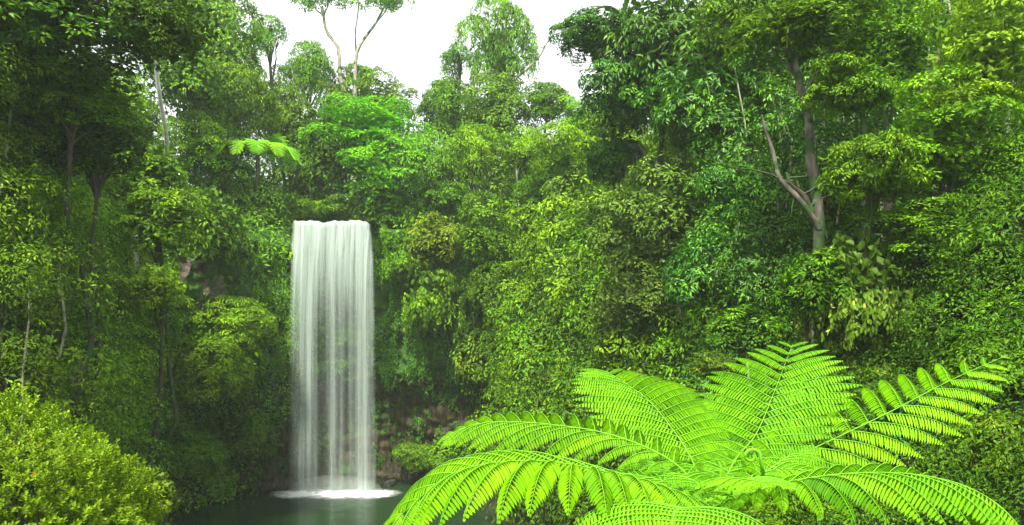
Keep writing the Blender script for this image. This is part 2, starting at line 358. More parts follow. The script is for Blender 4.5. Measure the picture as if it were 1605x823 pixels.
# relative strength of the water across the width (0 left .. 1 right) at the foot of the falls
BANDS = [(.03, .04, .35), (.13, .05, .75), (.22, .07, 1.1), (.30, .03, .5), (.50, .05, .85), (.60, .04, .45), (.70, .03, .3), (.80, .06, 1.0), (.89, .05, 1.0), (.97, .03, .6)]
LIPZ = P(0, 344, 45)[2]
def veil(seed, yoff, x0, x1, gain):
    nu, nv = 150, 70; V = np.zeros((nu, nv, 3)); D = np.zeros((nu, nv)); ph = seed * 2.1
    for a in range(nu):
        u = a / (nu - 1)
        lip = LIPZ + .025 * math.sin(u * 9 + 1) + .03 * math.sin(u * 23 + 2) + .02 * math.sin(u * 61) - .05 - .22 * sm(.92, 1.0, u) - .08 * (1 - sm(0, .05, u)) - .06 * math.exp(-((u - .42) / .05) ** 2)
        for b in range(nv):
            t = b / (nv - 1); t2 = max(0, (b - 4) / (nv - 5))
            if b < 4: z = lip + .03 * (4 - b) / 4; y = 45.35 + yoff + (4 - b) * .35
            else: z0_ = lip - .16 * (1 - math.exp(-t2 * 60)); z = z0_ - (z0_ + .02) * t2; y = 45.35 + yoff - .75 * (1 - math.exp(-t2 * 5)) 
            bulge = .10 * math.sin(u * 31 + ph) + .06 * math.sin(u * 67 + ph * 3)
            x = FX + x0 + (x1 - x0) * u + (u * .42 - (1 - u) * .04) * (1 - math.exp(-t2 * 7)) + .12 * t2 * u
            V[a, b] = (x, y + bulge * min(1, t2 * 3 + .2), z)
            s_ = sum(k * math.exp(-((u - c - .006 * math.sin(t * 5 + c * 9)) / wd) ** 2) for c, wd, k in BANDS)
            topd = 1.15 - .5 * math.exp(-((u - .42) / .04) ** 2) - .3 * math.exp(-((u - .70) / .03) ** 2)
            k = sm(0, .45, t2)
            wl = .06 + .05 * fbm((t * 9, seed, 0), 1.0, 3) ; wr = .07 + .06 * fbm((t * 9, seed, 5), 1.0, 3); edge = sm(0, max(.02, wl), u) * (1 - sm(1 - max(.02, wr), 1, u)); edge *= 1 - .8 * (b < 4)
            D[a, b] = (topd * (1 - k) + (.06 + s_ * .60) * k) * edge * (1 - .15 * t2)
    i, j = np.meshgrid(np.arange(nu - 1), np.arange(nv - 1), indexing='ij')
    fc = np.stack([i * nv + j, i * nv + j + 1, (i + 1) * nv + j + 1, (i + 1) * nv + j], -1).reshape(-1, 4)
    me = raw_mesh('water_veil', V.reshape(-1, 3), fc, 4, smooth=True)
    a = me.attributes.new('dens', 'FLOAT', 'POINT'); a.data.foreach_set('value', D.ravel().astype(np.float32)); return me, fall_mat('falling_water', seed, gain)
wf = tag(empty('waterfall', (FX, 45, 0)), 'tall silky white waterfall dropping over the cliff lip into the pool', 'waterfall')
for sd_, yo, x0, x1, g_ in ((1, 0, -2.96, 2.26, .54), (2, .10, -2.92, 2.22, .37), (3, -.08, -2.93, 2.24, .23)):
    me, mt = veil(sd_, yo, x0, x1, g_); me.transform(Matrix.Translation((-FX, -45, 0))); link('water_veil', me, mt, wf)
V = []
for a in range(14):
    for b in range(28):
        th, ph = math.pi * a / 13, 2 * math.pi * b / 28; V.append((3.1 * math.sin(th) * math.cos(ph), -.2 + .9 * math.sin(th) * math.sin(ph), 1.0 * math.cos(th) * (1 if a < 7 else .02) + .15))
me = raw_mesh('spray', V, [(a * 28 + b, (a + 1) * 28 + b, (a + 1) * 28 + (b + 1) % 28, a * 28 + (b + 1) % 28) for a in range(13) for b in range(28)], 4)
mt, t_n = newmat('spray_mist'); o_n = t_n.nodes.new('ShaderNodeOutputMaterial'); v_n = t_n.nodes.new('ShaderNodeVolumePrincipled'); v_n.inputs['Density'].default_value = .22; v_n.inputs['Color'].default_value = (.92, .97, .94, 1)
t_n.links.new(v_n.outputs[0], o_n.inputs['Volume']); link('spray', me, mt, wf)
def foam_mat():
    m, t = newmat('foam'); N = t.nodes.new; K = t.links.new
    o = N('ShaderNodeOutputMaterial'); at = N('ShaderNodeAttribute'); at.attribute_name = 'dens'
    g = N('ShaderNodeNewGeometry'); n = N('ShaderNodeTexNoise'); n.inputs['Scale'].default_value = 2.2; n.inputs['Detail'].default_value = 5; K(g.outputs['Position'], n.inputs['Vector'])
    mu = N('ShaderNodeMath'); mu.operation = 'MULTIPLY'; K(at.outputs['Fac'], mu.inputs[0])
    r = N('ShaderNodeMapRange'); r.inputs['From Min'].default_value = .3; r.inputs['From Max'].default_value = .6; r.inputs['To Min'].default_value = .35; r.inputs['To Max'].default_value = 1.2; K(n.outputs['Fac'], r.inputs['Value']); K(r.outputs[0], mu.inputs[1])
    cl = N('ShaderNodeClamp'); K(mu.outputs[0], cl.inputs[0])
    d = N('ShaderNodeBsdfDiffuse'); d.inputs['Color'].default_value = (.85, .88, .85, 1); tp = N('ShaderNodeBsdfTransparent'); m2 = N('ShaderNodeMixShader')
    K(cl.outputs[0], m2.inputs[0]); K(tp.outputs[0], m2.inputs[1]); K(d.outputs[0], m2.inputs[2]); K(m2.outputs[0], o.inputs['Surface']); return m
nr, na = 26, 90; V = []; D = []
for r_ in range(nr):
    for a in range(na):
        th = a / na * 2 * math.pi; k = r_ / (nr - 1)
        x = math.cos(th) * k * 4.6; y = math.sin(th) * k * 2.0
        ex = max(0, abs(x) - 2.5) / 2.0; ey = abs(y + .1) / 1.5
        D.append(max(0, (1.5 + .35 * math.sin(th * 7) + .25 * math.sin(th * 13 + 1)) * math.exp(-(ex * ex * 3.0 + ey * ey * 2.4)) - .08) * (1 - sm(.85, 1, k)))
        V.append((x, y - .45, .02 + .10 * math.exp(-(ex * ex * 9 + (y / .5) ** 2)) * (1 + .8 * math.sin(x * 5) * math.sin(x * 2.3))))
fc = [(r_ * na + a, r_ * na + (a + 1) % na, (r_ + 1) * na + (a + 1) % na, (r_ + 1) * na + a) for r_ in range(nr - 1) for a in range(na)]
me = raw_mesh('foam', V, fc, 4, smooth=True); a = me.attributes.new('dens', 'FLOAT', 'POINT'); a.data.foreach_set('value', np.array(D, np.float32))
link('foam', me, foam_mat(), wf, (.1, 0, 0))
V = [(x, y, LIPZ - .03) for y in (45.6, 60) for x in (FX - 2.7, FX + 2.4)]
me = bpy.data.meshes.new('stream_water'); me.from_pydata(V, [], [(0, 1, 3, 2)]); tag(link('stream_water', me, M['water']), 'stream that feeds the falls', kind='structure')

# ------------------------------------------------------------------ boulders
def rock_mesh(seed, sub=3):
    import bmesh
    bm = bmesh.new(); bmesh.ops.create_icosphere(bm, subdivisions=sub, radius=1)
    for v in bm.verts:
        n_ = fbm(tuple(v.co + Vector((seed * 5, 0, 0))), .9, 4); v.co *= 1 + n_ * .38
        for ax in range(3): v.co[ax] = math.copysign(min(abs(v.co[ax]), .82 + .1 * n_), v.co[ax])
        v.co.z *= .65
    me = bpy.data.meshes.new('boulder'); bm.to_mesh(me); bm.free()
    for p_ in me.polygons: p_.use_smooth = False
    me.materials.append(M['stone']); return me
RM = [rock_mesh(s) for s in range(6)]
def shore_pt(ph, q=1.0): return PC[0] + math.cos(ph) * PA * q, PC[1] + math.sin(ph) * PB * q
big = [(610, 758, .42, 'dark wet boulder at the right foot of the falls'), (640, 752, .36, 'rounded grey boulder in the shore line right of the falls'), (668, 762, .5, 'low flat boulder at the water edge below the green ferns'),
       (700, 690, .35, 'pale boulder half hidden by plants above the right shore'), (437, 752, .45, 'dark boulder beside the left foot of the falls'), (410, 742, .55, 'large blocky grey boulder left of the falls'),
       (380, 748, .4, 'mossy boulder between two grey boulders on the left shore'), (345, 768, .5, 'dark round boulder in the water edge on the left shore'), (315, 775, .38, 'small dark boulder lowest on the left shore'), (290, 782, .42, 'leftmost boulder of the shore line beneath the shrubs')]
for k, (px, py, r_, lab) in enumerate(big):
    zb = .1 if py > 735 else 2.0
    Y = F * (CAMZ - zb) / (py - HY); p_ = P(px, py, Y)
    if k == 3: Y = 46; p_ = P(px, py, Y)
    o = bpy.data.objects.new('boulder', RM[k % 6]); col.objects.link(o); o.location = p_; o.scale = (r_ * 1.2, r_, r_); o.rotation_euler = (random.random(), random.random() * .5, random.random() * 6)
    tag(o, lab, 'boulder', 'boulders along the pool shore')
# rubble between them: one mass
vs_, fs_, nb = [], [], 0
base = [np.array([v.co[:] for v in rock_mesh(20 + s, 1).vertices]) for s in range(5)]; bf = np.array([p_.vertices[:] for p_ in rock_mesh(20, 1).polygons])
for k in range(900):
    ph = math.radians(random.choice([random.uniform(60, 110), random.uniform(120, 185)])); q = random.uniform(.97, 1.05)
    x, y = shore_pt(ph, q + .02); s = random.uniform(.10, .32); rz = random.random() * 6; b0 = base[k % 5] * s
    c_, s_ = math.cos(rz), math.sin(rz); b1 = np.stack([b0[:, 0] * c_ - b0[:, 1] * s_, b0[:, 0] * s_ + b0[:, 1] * c_, b0[:, 2]], -1)
    z = max(-.05, (q - .99) * 14) + random.uniform(-.1, .2)
    vs_.append(b1 + [x, y - .5, z]); fs_.append(bf + nb); nb += len(b0)
tag(link('rubble', raw_mesh('rubble', np.concatenate(vs_), np.concatenate(fs_), 3), M['stone']), 'dark wet rubble along the foot of the cliff', 'rubble', kind='stuff')

# ------------------------------------------------------------------ foliage variants
def rand_dirs(n, r): return unit(r.standard_normal((n, 3)))
def clump_leaves(Lv, c, up, r, cr, nl, ll, lw, droop, spread=1.0, vbase=.5, flat=.45):
    """a spray of leaves round c facing up"""
    up = unit(up); a = unit(np.cross(up, [0.3, .9, .2])); b = np.cross(up, a)
    th = r.uniform(0, 2 * np.pi, nl); rad = np.sqrt(r.uniform(0, 1, nl)); 
    rd = a * np.cos(th)[:, None] + b * np.sin(th)[:, None]
    pos = c + rd * (rad * cr * spread)[:, None] * .8 + up * ((1 - rad ** 2) * cr * flat + r.normal(0, .06, nl) * cr)[:, None]
    d = rd * (.35 + .8 * rad)[:, None] + up * (.45 - rad * .6)[:, None] + r.normal(0, .28, (nl, 3)); d[:, 2] -= droop
    n = up + rd * (rad * .35)[:, None] + r.normal(0, .30, (nl, 3))
    v = np.clip(vbase + r.normal(0, .17, nl), 0, 1)
    Lv.add(pos, d, n, ll * r.uniform(.7, 1.25, nl), lw * r.uniform(.75, 1.2, nl), v)

VARS = {}
def crown(name, seed, style):
    r = np.random.default_rng(seed); Lv = Leaves(); lobes = []; R = 3.0
    S = dict(fine=(11, 270, .42, 30, .21, .095, .15), broad=(11, 250, .46, 28, .28, .10, .5), layer=(20, 280, .46, 28, .215, .09, .05), open=(13, 130, .46, 28, .22, .09, .35),
             feather=(12, 280, .44, 28, .26, .065, .5), hang=(8, 240, .46, 26, .25, .14, 1.1), small=(10, 115, .70, 30, .36, .15, .3), rosette=(14, 520, .26, 18, .17, .075, -.25))[style]
    nlob, ncl, cr, nl, ll, lw, dr = S
    for k in range(nlob):
        if style == 'layer':
            z = r.uniform(-.75, .85); rr = r.uniform(0, .75) * math.sqrt(max(.1, 1 - z * z)); th = r.uniform(0, 6.28)
            lobes.append((np.array([math.cos(th) * rr, math.sin(th) * rr, z]) * R, R * r.uniform(.30, .5), .30))
        elif style == 'open':
            d = rand_dirs(1, r)[0]; d[2] = abs(d[2]) * 1.0 - .35; lobes.append((d * R * r.uniform(.5, .85), R * r.uniform(.2, .33), .6))
        else:
            d = rand_dirs(1, r)[0]; lobes.append((d * R * r.uniform(.3, .66), R * r.uniform(.32, .52), .8))
    w_ = np.array([l[1] ** 2 for l in lobes]); w_ /= w_.sum()
    cnt = 0; tries = 0
    while cnt < ncl and tries < ncl * 20:
        tries += 1
        c, rad, fz = lobes[r.choice(nlob, p=w_)]
        d = rand_dirs(1, r)[0]
        if d[2] < -.3 and r.random() < .6: continue
        p = c + d * np.array([1, 1, fz]) * rad * r.uniform(.82, 1.05)
        inside = 0
        for c2, r2, f2 in lobes:
            if c2 is c: continue
            if np.linalg.norm((p - c2) / np.array([1, 1, f2])) < r2 * .75: inside = 1; break
        if inside and r.random() < .85: continue
        up = d * .75 + np.array([0, 0, .6]); vb = .47 + .2 * r.standard_normal()
        clump_leaves(Lv, p, up, r, cr * r.uniform(.7, 1.3), nl, ll, lw, dr, vbase=vb, flat=.3 if style == 'layer' else .5); cnt += 1
    # sparse inner leaves close the view through dense crowns
    if style not in ('open',):
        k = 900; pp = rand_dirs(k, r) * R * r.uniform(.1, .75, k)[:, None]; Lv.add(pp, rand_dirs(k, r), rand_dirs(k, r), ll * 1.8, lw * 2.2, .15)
    if style == 'hang':
        for q in range(60):
            d = rand_dirs(1, r)[0]; d[2] = -abs(d[2]) * .3; p = d * R * .9; m = 22; zz = np.linspace(0, r.uniform(.8, 2.2), m)
            pos = p + np.stack([r.normal(0, .06, m), r.normal(0, .06, m), -zz], -1); Lv.add(pos, r.normal(0, .5, (m, 3)) + [0, 0, -1], rand_dirs(m, r), .24, .13, np.clip(.6 + r.normal(0, .25, m), 0, 1))
    me = Lv.mesh('crown_' + name, oval=(style in ('rosette', 'hang')), curl=.25 if dr > .3 else .15)
    VARS[name] = (me, [l[0] for l in lobes]); return me
for nm, sd_, st in [('fine1', 1, 'fine'), ('fine2', 2, 'fine'), ('fine3', 3, 'fine'), ('broad1', 4, 'broad'), ('broad2', 5, 'broad'), ('layer1', 6, 'layer'), ('layer2', 7, 'layer'),
                    ('open1', 8, 'open'), ('open2', 9, 'open'), ('feather1', 10, 'feather'), ('feather2', 11, 'feather'), ('hang1', 12, 'hang'), ('small1', 21, 'small'), ('small2', 22, 'small'), ('small3', 23, 'small'), ('rosette1', 13, 'rosette')]:
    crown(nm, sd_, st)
_mc = {}
def tinted(var, tint):
    if (var, tint) not in _mc:
        me = VARS[var][0].copy(); me.materials.clear(); me.materials.append(M[tint]); _mc[var, tint] = me
    return _mc[var, tint]

def limb_path(a, b, sag, n=7, wig=.05):
    a = np.array(a, float); b = np.array(b, float); t = np.linspace(0, 1, n)[:, None]; Ln = np.linalg.norm(b - a)
    p = a + (b - a) * t; p[:, 2] += (np.sin(t[:, 0] * np.pi) * sag * Ln); p += rng.normal(0, wig * Ln, p.shape) * (np.sin(t * np.pi)) * .6; return p

T = 'rainforest_tree'; SH = 'shrub'
GL, GB, GC, GR = 'trees and shrubs on the left bank', 'trees on the plateau behind the falls', 'trees and shrubs on the slope right of the falls', 'trees and shrubs on the right bank'
def nearest_fit(px, py, Y, lim, n, hmin=-9):
    ys = Y + np.arange(n) * .5; z = CAMZ + (HY - py) / F * ys; x = (px - CX) / F * ys; h = terrain(x, ys); gap = z - h
    gap = np.where(h > hmin, gap, 99); k = np.nonzero(gap <= max(lim, gap.min() + 1.2))[0]; return float(ys[k[0]])
def tree(name, label, cat, px, py, r, Y, var, tint, asp=1.0, bark='bark', group=None, path=None, twr=None, branches=(), rot=None, fix=True):
    wall = False
    if name == SH and path is None and fix:                       # shrubs root on the slope or cling to the cliff
        for k in range(36):
            c = P(px, py, Y + k * .5); R = r / F * c[1]; h = float(terrain(c[0], c[1])); ex = (c[0] - PC[0]) / PA; ey = (c[1] - PC[1]) / PB; q = math.hypot(ex, ey); ph_ = math.degrees(math.atan2(ey, ex))
            if 46 < ph_ < 174 and q >= 1 - (1.2 + .55 * R) / 13 and q < 1.05 and c[2] < 17.3: Y += k * .5; wall = True; break
            if c[2] - h < R * .9 + 1.6: Y += k * .5; break
        else: Y = nearest_fit(px, py, Y, 1.6, 40)
    if name != SH and fix:                                # tall trees stand on the slope, never in the pool
        Y = nearest_fit(px, py, Y, 10, 36, 1)
    for _ in range(60):                                   # keep the crown above the slope
        if wall: c = P(px, py, Y); R = r / F * Y; h = c[2] - R * .7; break
        c = P(px, py, Y); R = r / F * Y; h = float(terrain(c[0], c[1]))
        if c[2] > h + R * asp * .15: break
        Y -= .4
    h = max(h, .0); base = np.array([c[0] + R * .1 * rng.normal(), c[1] + R * .2, 0.0])
    if path is not None:
        pts = np.array([P(q_[0], q_[1], q_[2] if len(q_) > 2 else Y) for q_ in path]); low = pts[-1]; base = np.array([low[0], low[1] + .3, 0])
    base[2] = float(terrain(base[0], base[1])) - .15
    if wall: base = c + np.array([0, R * .5, -R * .5])
    if path is None and base[2] > c[2] - .5: base[2] = min(base[2], c[2] - .8)
    root = tag(empty(name, base), label, cat, group)
    if name == SH and (var.startswith('fine') or (var.startswith('feather') and R < 1.6)) and R < 2.1: var = 'small%d' % rng.integers(1, 4)
    me, lobes = VARS[var][0], VARS[var][1]
    s = R / 3.0 / .88; sc = (s, s, s * asp); rz = rng.uniform(0, 6.28) if rot is None else rot
    co = link('crown', tinted(var, tint), None, root, c - base); co.scale = sc; co.rotation_euler = (0, 0, rz)
    H = c[2] - base[2]; tw = twr if twr else float(np.clip(.012 * (H + R), .05, .26 if group != GL else .13))
    mb = MB(); cl = c - base
    if path is not None:
        pp = curve(np.vstack([pts, base[None]]) - base, 16)[::-1]; mb.tube(pp, np.linspace(tw * 1.25, tw * .55, len(pp)), 9, .05)
    else:
        pp = limb_path((0, 0, 0), cl + [0, 0, R * asp * .15], 0, 9, .025); mb.tube(pp, np.linspace(tw * 1.2, tw * .35, len(pp)), 8, .05)
    cz, sz = math.cos(rz), math.sin(rz)
    for k, lc in enumerate(lobes):
        if k > (3 if path is not None else 9): break
        tgt = cl + np.array([(lc[0] * cz - lc[1] * sz) * sc[0], (lc[0] * sz + lc[1] * cz) * sc[1], lc[2] * sc[2]])
        if path is None:
            if k > 6: break
            a_ = pp[max(3, int(np.argmin(np.abs(pp[:, 2] - (cl[2] - R * asp * rng.uniform(.7, 1.3))))))]
        else: a_ = pp[np.argmin(np.linalg.norm(pp - (tgt - [0, 0, R * .6]), axis=1))]
        lp = limb_path(a_, tgt, .08, 7); mb.tube(lp, np.linspace(tw * .42, tw * .1, 7), 6)
        if 'open' in var or 'broad' in var:
            for q in range(5):
                e_ = tgt + rng.normal(0, 1, 3) * R * .18 + [0, 0, R * .08]; mb.tube(limb_path(lp[4], e_, .05, 5), np.linspace(tw * .14, tw * .04, 5), 5)
    link('trunk', mb.mesh('trunk'), M[bark], root)
    for bp in branches:
        dy = bp[0]; pts = np.array([P(a, b, Y + dy) for a, b in bp[2]]) - base; q = curve(pts, 14); mb = MB(); rr = bp[1]
        mb.tube(q, np.linspace(rr, rr * .35, 14), 6, .04)
        for s_ in (range(3, 13, 2) if bp[3] != 'mottle' else ()):
            e_ = q[s_] + np.array([rng.normal(0, .5), rng.normal(0, .3), rng.normal(.15, .3)]) * (rr * 16); mb.tube(limb_path(q[s_], e_, .05, 4), np.linspace(rr * .4, rr * .12, 4), 5)
        link('branch', mb.mesh('branch'), M[bp[3]], root)
    return root

def t_(label, px, py, r, Y, var, tint, g, asp=1.0, name=T, cat='tree', **k): tree(name, label, cat, px, py, r, Y, var, tint, asp, group=g, **k)
def s_(label, px, py, r, Y, var, tint, g, asp=.9, **k): tree(SH, label, 'shrub', px, py, r, Y, var, tint, asp, group=g, **k)

# --- left bank
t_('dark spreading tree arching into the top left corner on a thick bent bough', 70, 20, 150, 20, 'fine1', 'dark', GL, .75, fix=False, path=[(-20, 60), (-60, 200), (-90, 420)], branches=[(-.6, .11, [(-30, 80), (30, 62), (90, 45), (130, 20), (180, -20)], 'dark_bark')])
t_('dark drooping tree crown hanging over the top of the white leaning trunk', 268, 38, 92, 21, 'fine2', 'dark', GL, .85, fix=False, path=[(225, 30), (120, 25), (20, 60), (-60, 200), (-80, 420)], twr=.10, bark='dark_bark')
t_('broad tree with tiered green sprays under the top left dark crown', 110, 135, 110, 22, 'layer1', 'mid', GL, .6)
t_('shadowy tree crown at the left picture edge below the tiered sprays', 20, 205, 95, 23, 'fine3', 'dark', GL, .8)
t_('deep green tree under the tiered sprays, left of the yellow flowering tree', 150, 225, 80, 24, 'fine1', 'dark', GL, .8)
t_('green tree dotted with small yellow flowers left of the white leaning trunk', 205, 170, 55, 30, 'fine2', 'yel', GL, 1)
t_('tall white barked tree leaning with a bare forked top', 228, 80, 26, 31, 'open1', 'mid', GL, .5, fix=False, bark='white', path=[(214, 60, 35), (232, 78, 35), (243, 95, 35.3), (250, 150, 36), (262, 222, 37.5), (256, 262, 39), (236, 310, 40), (212, 400, 40)], twr=.13)
t_('hazy green tree right behind the white leaning trunk', 300, 130, 75, 44, 'fine3', 'mid', GL, 1)
t_('tall hazy tree whose right flank slopes down against the sky', 345, 105, 78, 52, 'fine1', 'mid', GL, 1.25)
t_('hazy tree topping the left bank at the upper picture edge', 300, 25, 66, 56, 'fine2', 'mid', GL, 1.1)
t_('round hazy tree between the white trunk and the gorge behind the falls', 370, 165, 65, 46, 'feather1', 'mid', GL, 1)
t_('yellow green tree just right of the foot of the white trunk', 310, 215, 55, 38, 'feather2', 'yel', GL, .8)
s_('greyish shrub covered in small pale leaves at the left picture edge', 30, 285, 75, 25, 'fine2', 'grey', GL)
s_('olive shrub with a mottled crown right of the greyish shrub', 135, 290, 68, 26, 'fine3', 'olive', GL)
s_('mid green shrub below the foot of the white trunk', 240, 275, 62, 33, 'fine1', 'mid', GL, fix=False)
s_('dark green shrub beneath the distant tree fern', 345, 262, 58, 40, 'fine1', 'mid', GL)
s_('bright leafed shrub with star shaped sprays at the left edge', 55, 360, 62, 25, 'broad1', 'yel', GL, .8)
s_('shrub with drooping fine leaves in the middle of the left bank', 155, 375, 65, 26, 'feather1', 'olive', GL)
s_('leafy green shrub left of the creeper draped over the cliff', 250, 345, 62, 32, 'fine2', 'mid', GL, fix=False)
s_('glossy shrub spilling over the cliff rim left of the falls', 405, 325, 45, 42, 'fine3', 'mid', GL, 1.1)
s_('dense creeper draped shrub hanging above the bare rock patch', 335, 350, 52, 38, 'fine1', 'mid', GL, 1.2)
t_('slender tree with a straight pale mottled trunk at far left', 75, 450, 95, 27, 'feather2', 'olive', GL, 1.0, bark='mottle', path=[(72, 300), (73, 400), (70, 500), (66, 560), (66, 640)], twr=.13, branches=[(-1.5, .03, [(70, 430), (40, 425), (10, 400)], 'twig'), (-1.5, .03, [(72, 470), (110, 480), (160, 465)], 'twig')])
t_('tree with a leaning pale stem and bare side twigs over the left bank', 190, 455, 92, 26, 'feather1', 'olive', GL, .9, bark='twig', path=[(145, 405), (138, 440), (128, 490), (105, 540), (82, 600), (75, 650)], twr=.09, branches=[(-2.0, .035, [(80, 545), (120, 546), (150, 540), (195, 525)], 'twig'), (-2.2, .025, [(120, 500), (150, 482), (175, 478), (215, 462)], 'twig'), (-2.2, .02, [(140, 505), (165, 510), (190, 502)], 'twig'), (-2, .02, [(135, 460), (170, 445), (190, 438)], 'twig')])
s_('bright green shrub lit between the bare twigs of the leaning stem', 170, 510, 45, 29, 'layer2', 'lime', GL, .7)
s_('leafy shrub reaching from the left bank towards the bare rock patch', 248, 455, 48, 29, 'feather2', 'yel', GL, fix=False)
s_('dark shrub at the left edge above the yellow green foreground bush', 15, 560, 80, 24, 'fine1', 'dark', GL)
s_('shaded green shrub left of the pale arching branch', 120, 620, 75, 25, 'fine2', 'mid', GL)
t_('spreading tree with a pale arching branch low over the left shore', 255, 590, 92, 28, 'feather1', 'yel', GL, .75, bark='bark', path=[(206, 560), (206, 640), (204, 760)], twr=.10, branches=[(-2.3, .045, [(140, 694), (165, 686), (205, 680), (232, 672), (262, 650), (300, 622), (330, 600)], 'twig'), (-2.3, .03, [(105, 636), (150, 632), (205, 618)], 'twig'), (-2.2, .03, [(255, 655), (275, 660), (300, 668)], 'twig')])
s_('yellow tipped shrub standing out from the cliff beside the falls', 375, 505, 66, 36, 'feather2', 'yel', GL, .65)
s_('rounded leafy shrub below the yellow tipped shrub', 340, 575, 76, 34, 'fine3', 'yel', GL, .9)
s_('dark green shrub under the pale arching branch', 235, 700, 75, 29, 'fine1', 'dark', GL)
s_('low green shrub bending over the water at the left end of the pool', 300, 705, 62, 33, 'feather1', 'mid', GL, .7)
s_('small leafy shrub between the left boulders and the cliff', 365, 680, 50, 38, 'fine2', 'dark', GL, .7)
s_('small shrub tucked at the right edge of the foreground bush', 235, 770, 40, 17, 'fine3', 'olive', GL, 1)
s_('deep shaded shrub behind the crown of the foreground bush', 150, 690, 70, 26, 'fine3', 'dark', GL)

# --- behind the falls
t_('tall open gum tree with twin pale limbs against the white sky', 512, 8, 48, 62, 'open1', 'pale', GB, .85, name='gum_tree', bark='twig', path=[(505, 10), (512, 50), (530, 75), (533, 120), (545, 165), (550, 240)], twr=.20)
t_('open tree crown reaching right on forked limbs against the sky', 605, 12, 50, 62, 'open2', 'pale', GB, .6, name='gum_tree', bark='twig', path=[(600, 15), (588, 38), (570, 62), (558, 90), (557, 150), (556, 240)], twr=.17, branches=[(0, .10, [(558, 80), (557, 50), (562, 10), (560, -30)], 'mottle')])
t_('thin hazy tree with gaps between the left hill and the twin limbed gum', 455, 135, 38, 60, 'open2', 'mid', GB, 1.3)
t_('pale hazy tree filling in under the thin gappy tree', 440, 190, 58, 56, 'feather2', 'mid', GB, 1)
t_('hazy tree climbing round the trunks of the twin limbed gum', 535, 185, 50, 64, 'feather1', 'mid', GB, 1.5)
t_('dark round crowned tree at the left side of the notch of sky', 600, 165, 48, 60, 'fine1', 'mid', GB, .95)
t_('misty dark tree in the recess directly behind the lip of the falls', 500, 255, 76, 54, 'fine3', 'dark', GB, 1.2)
t_('bright tiered tree spreading flat sprays above the falls', 585, 205, 83, 52, 'layer1', 'lime', GB, .55)
t_('brilliant lime green tree with layered foliage right above the lip', 605, 270, 71, 47, 'layer2', 'lime', GB, .75)
s_('leafy shrub hugging the right end of the lip of the falls', 610, 335, 40, 46, 'fine2', 'mid', GB, 1)
t_('full tree at the right side of the notch of sky', 705, 180, 60, 62, 'feather2', 'mid', GB, 1)
t_('thin leaved open tree leaning into the notch of sky', 722, 105, 40, 64, 'open1', 'pale', GB, 1.1)
t_('very tall leafy tree rising through the top edge right of the notch of sky', 782, 75, 56, 60, 'feather1', 'pale', GB, 1.6, branches=[(-1, .12, [(800, 130), (840, 95), (858, 66), (870, 50)], 'twig')])
t_('mid green tree under the very tall leafy tree', 775, 190, 64, 57, 'fine1', 'mid', GB, 1)
t_('feathery tree with thin side sprays against the sky by the emerald branch', 858, 165, 46, 56, 'feather2', 'mid', GB, .8)
t_('small layered tree poking up below the gap of sky at the right', 905, 195, 40, 54, 'layer1', 'yel', GB, .9)
t_('pale green tree in the middle of the picture right of the lime tree', 668, 260, 55, 50, 'feather1', 'pale', GB, 1.1)

s_('small leafy shrub overhanging the left end of the lip of the falls', 443, 352, 24, 45, 'feather1', 'mid', GB, .8)
s_('tuft of green shrub on the rim just above the left end of the lip', 470, 325, 30, 47, 'fine1', 'yel', GB, .7)
s_('low shrub on the rim above the middle of the lip of the falls', 530, 322, 32, 49, 'fine3', 'mid', GB, .6)
s_('narrow shrub trailing down beside the right end of the lip', 598, 375, 20, 45, 'hang1', 'mid', GB, 1.4)
t_('airy pale tree with see through crown beside the upper end of the left skyline slope', 425, 70, 40, 60, 'open2', 'pale', GB, 1.2)
t_('wispy pale tree standing just left of the forked gum trunks', 488, 112, 40, 62, 'feather2', 'pale', GB, 1.1)
t_('thin pale tree screening the lower trunks of the forked gums', 556, 128, 34, 64, 'open1', 'pale', GB, 1.2)
# --- centre slope
t_('yellow green tree with a pale visible trunk top in the middle of the slope', 740, 245, 52, 48, 'feather2', 'yel', GC, 1)
t_('slim white stemmed tree in the middle of the slope', 812, 240, 48, 46, 'fine2', 'yel', GC, .8, bark='white', path=[(808, 250), (811, 290), (812, 322)], twr=.09)
t_('olive green feathery tree crown left of the dead palm fronds', 880, 240, 60, 44, 'feather1', 'yel', GC, .8)
t_('light yellow green tree under the drooping emerald branch', 955, 215, 55, 44, 'fine1', 'yel', GC, 1.1)
t_('thin stemmed tree with a cluster of bare poles beneath it', 700, 320, 50, 46, 'fine3', 'mid', GC, .8, bark='twig', path=[(716, 290), (717, 330), (718, 360)], twr=.06, branches=[(0, .05, [(735, 360), (733, 320), (730, 285)], 'twig'), (0, .05, [(744, 350), (742, 320), (741, 290)], 'twig')])
s_('olive shrub clinging high on the wall right of the falls', 690, 375, 42, 44, 'fine2', 'olive', GC, 1)
s_('green creeper covered shrub just right of the falls', 630, 400, 40, 45, 'hang1', 'mid', GC, 1.1)
s_('deep green shrub in the centre of the slope below the bare poles', 760, 370, 55, 42, 'fine1', 'mid', GC, 1)
s_('rounded bright shrub right of the slim white stem', 860, 310, 55, 41, 'fine3', 'mid', GC, .9)
s_('mid green shrub with one tuft of orange leaves', 900, 370, 52, 38, 'fine2', 'mid', GC, .9)
s_('yellow green domed shrub over a row of thin pale stems', 850, 420, 52, 37, 'layer2', 'yel', GC, .7, bark='twig', branches=[(-.6, .035, [(862, 492), (860, 460), (858, 430)], 'twig'), (-.6, .035, [(838, 490), (834, 460), (832, 430)], 'twig'), (-.6, .03, [(851, 488), (848, 455), (848, 430)], 'twig')])
s_('dark shrub in the fold of the slope left of the domed shrub', 770, 450, 55, 40, 'fine3', 'dark', GC, 1)
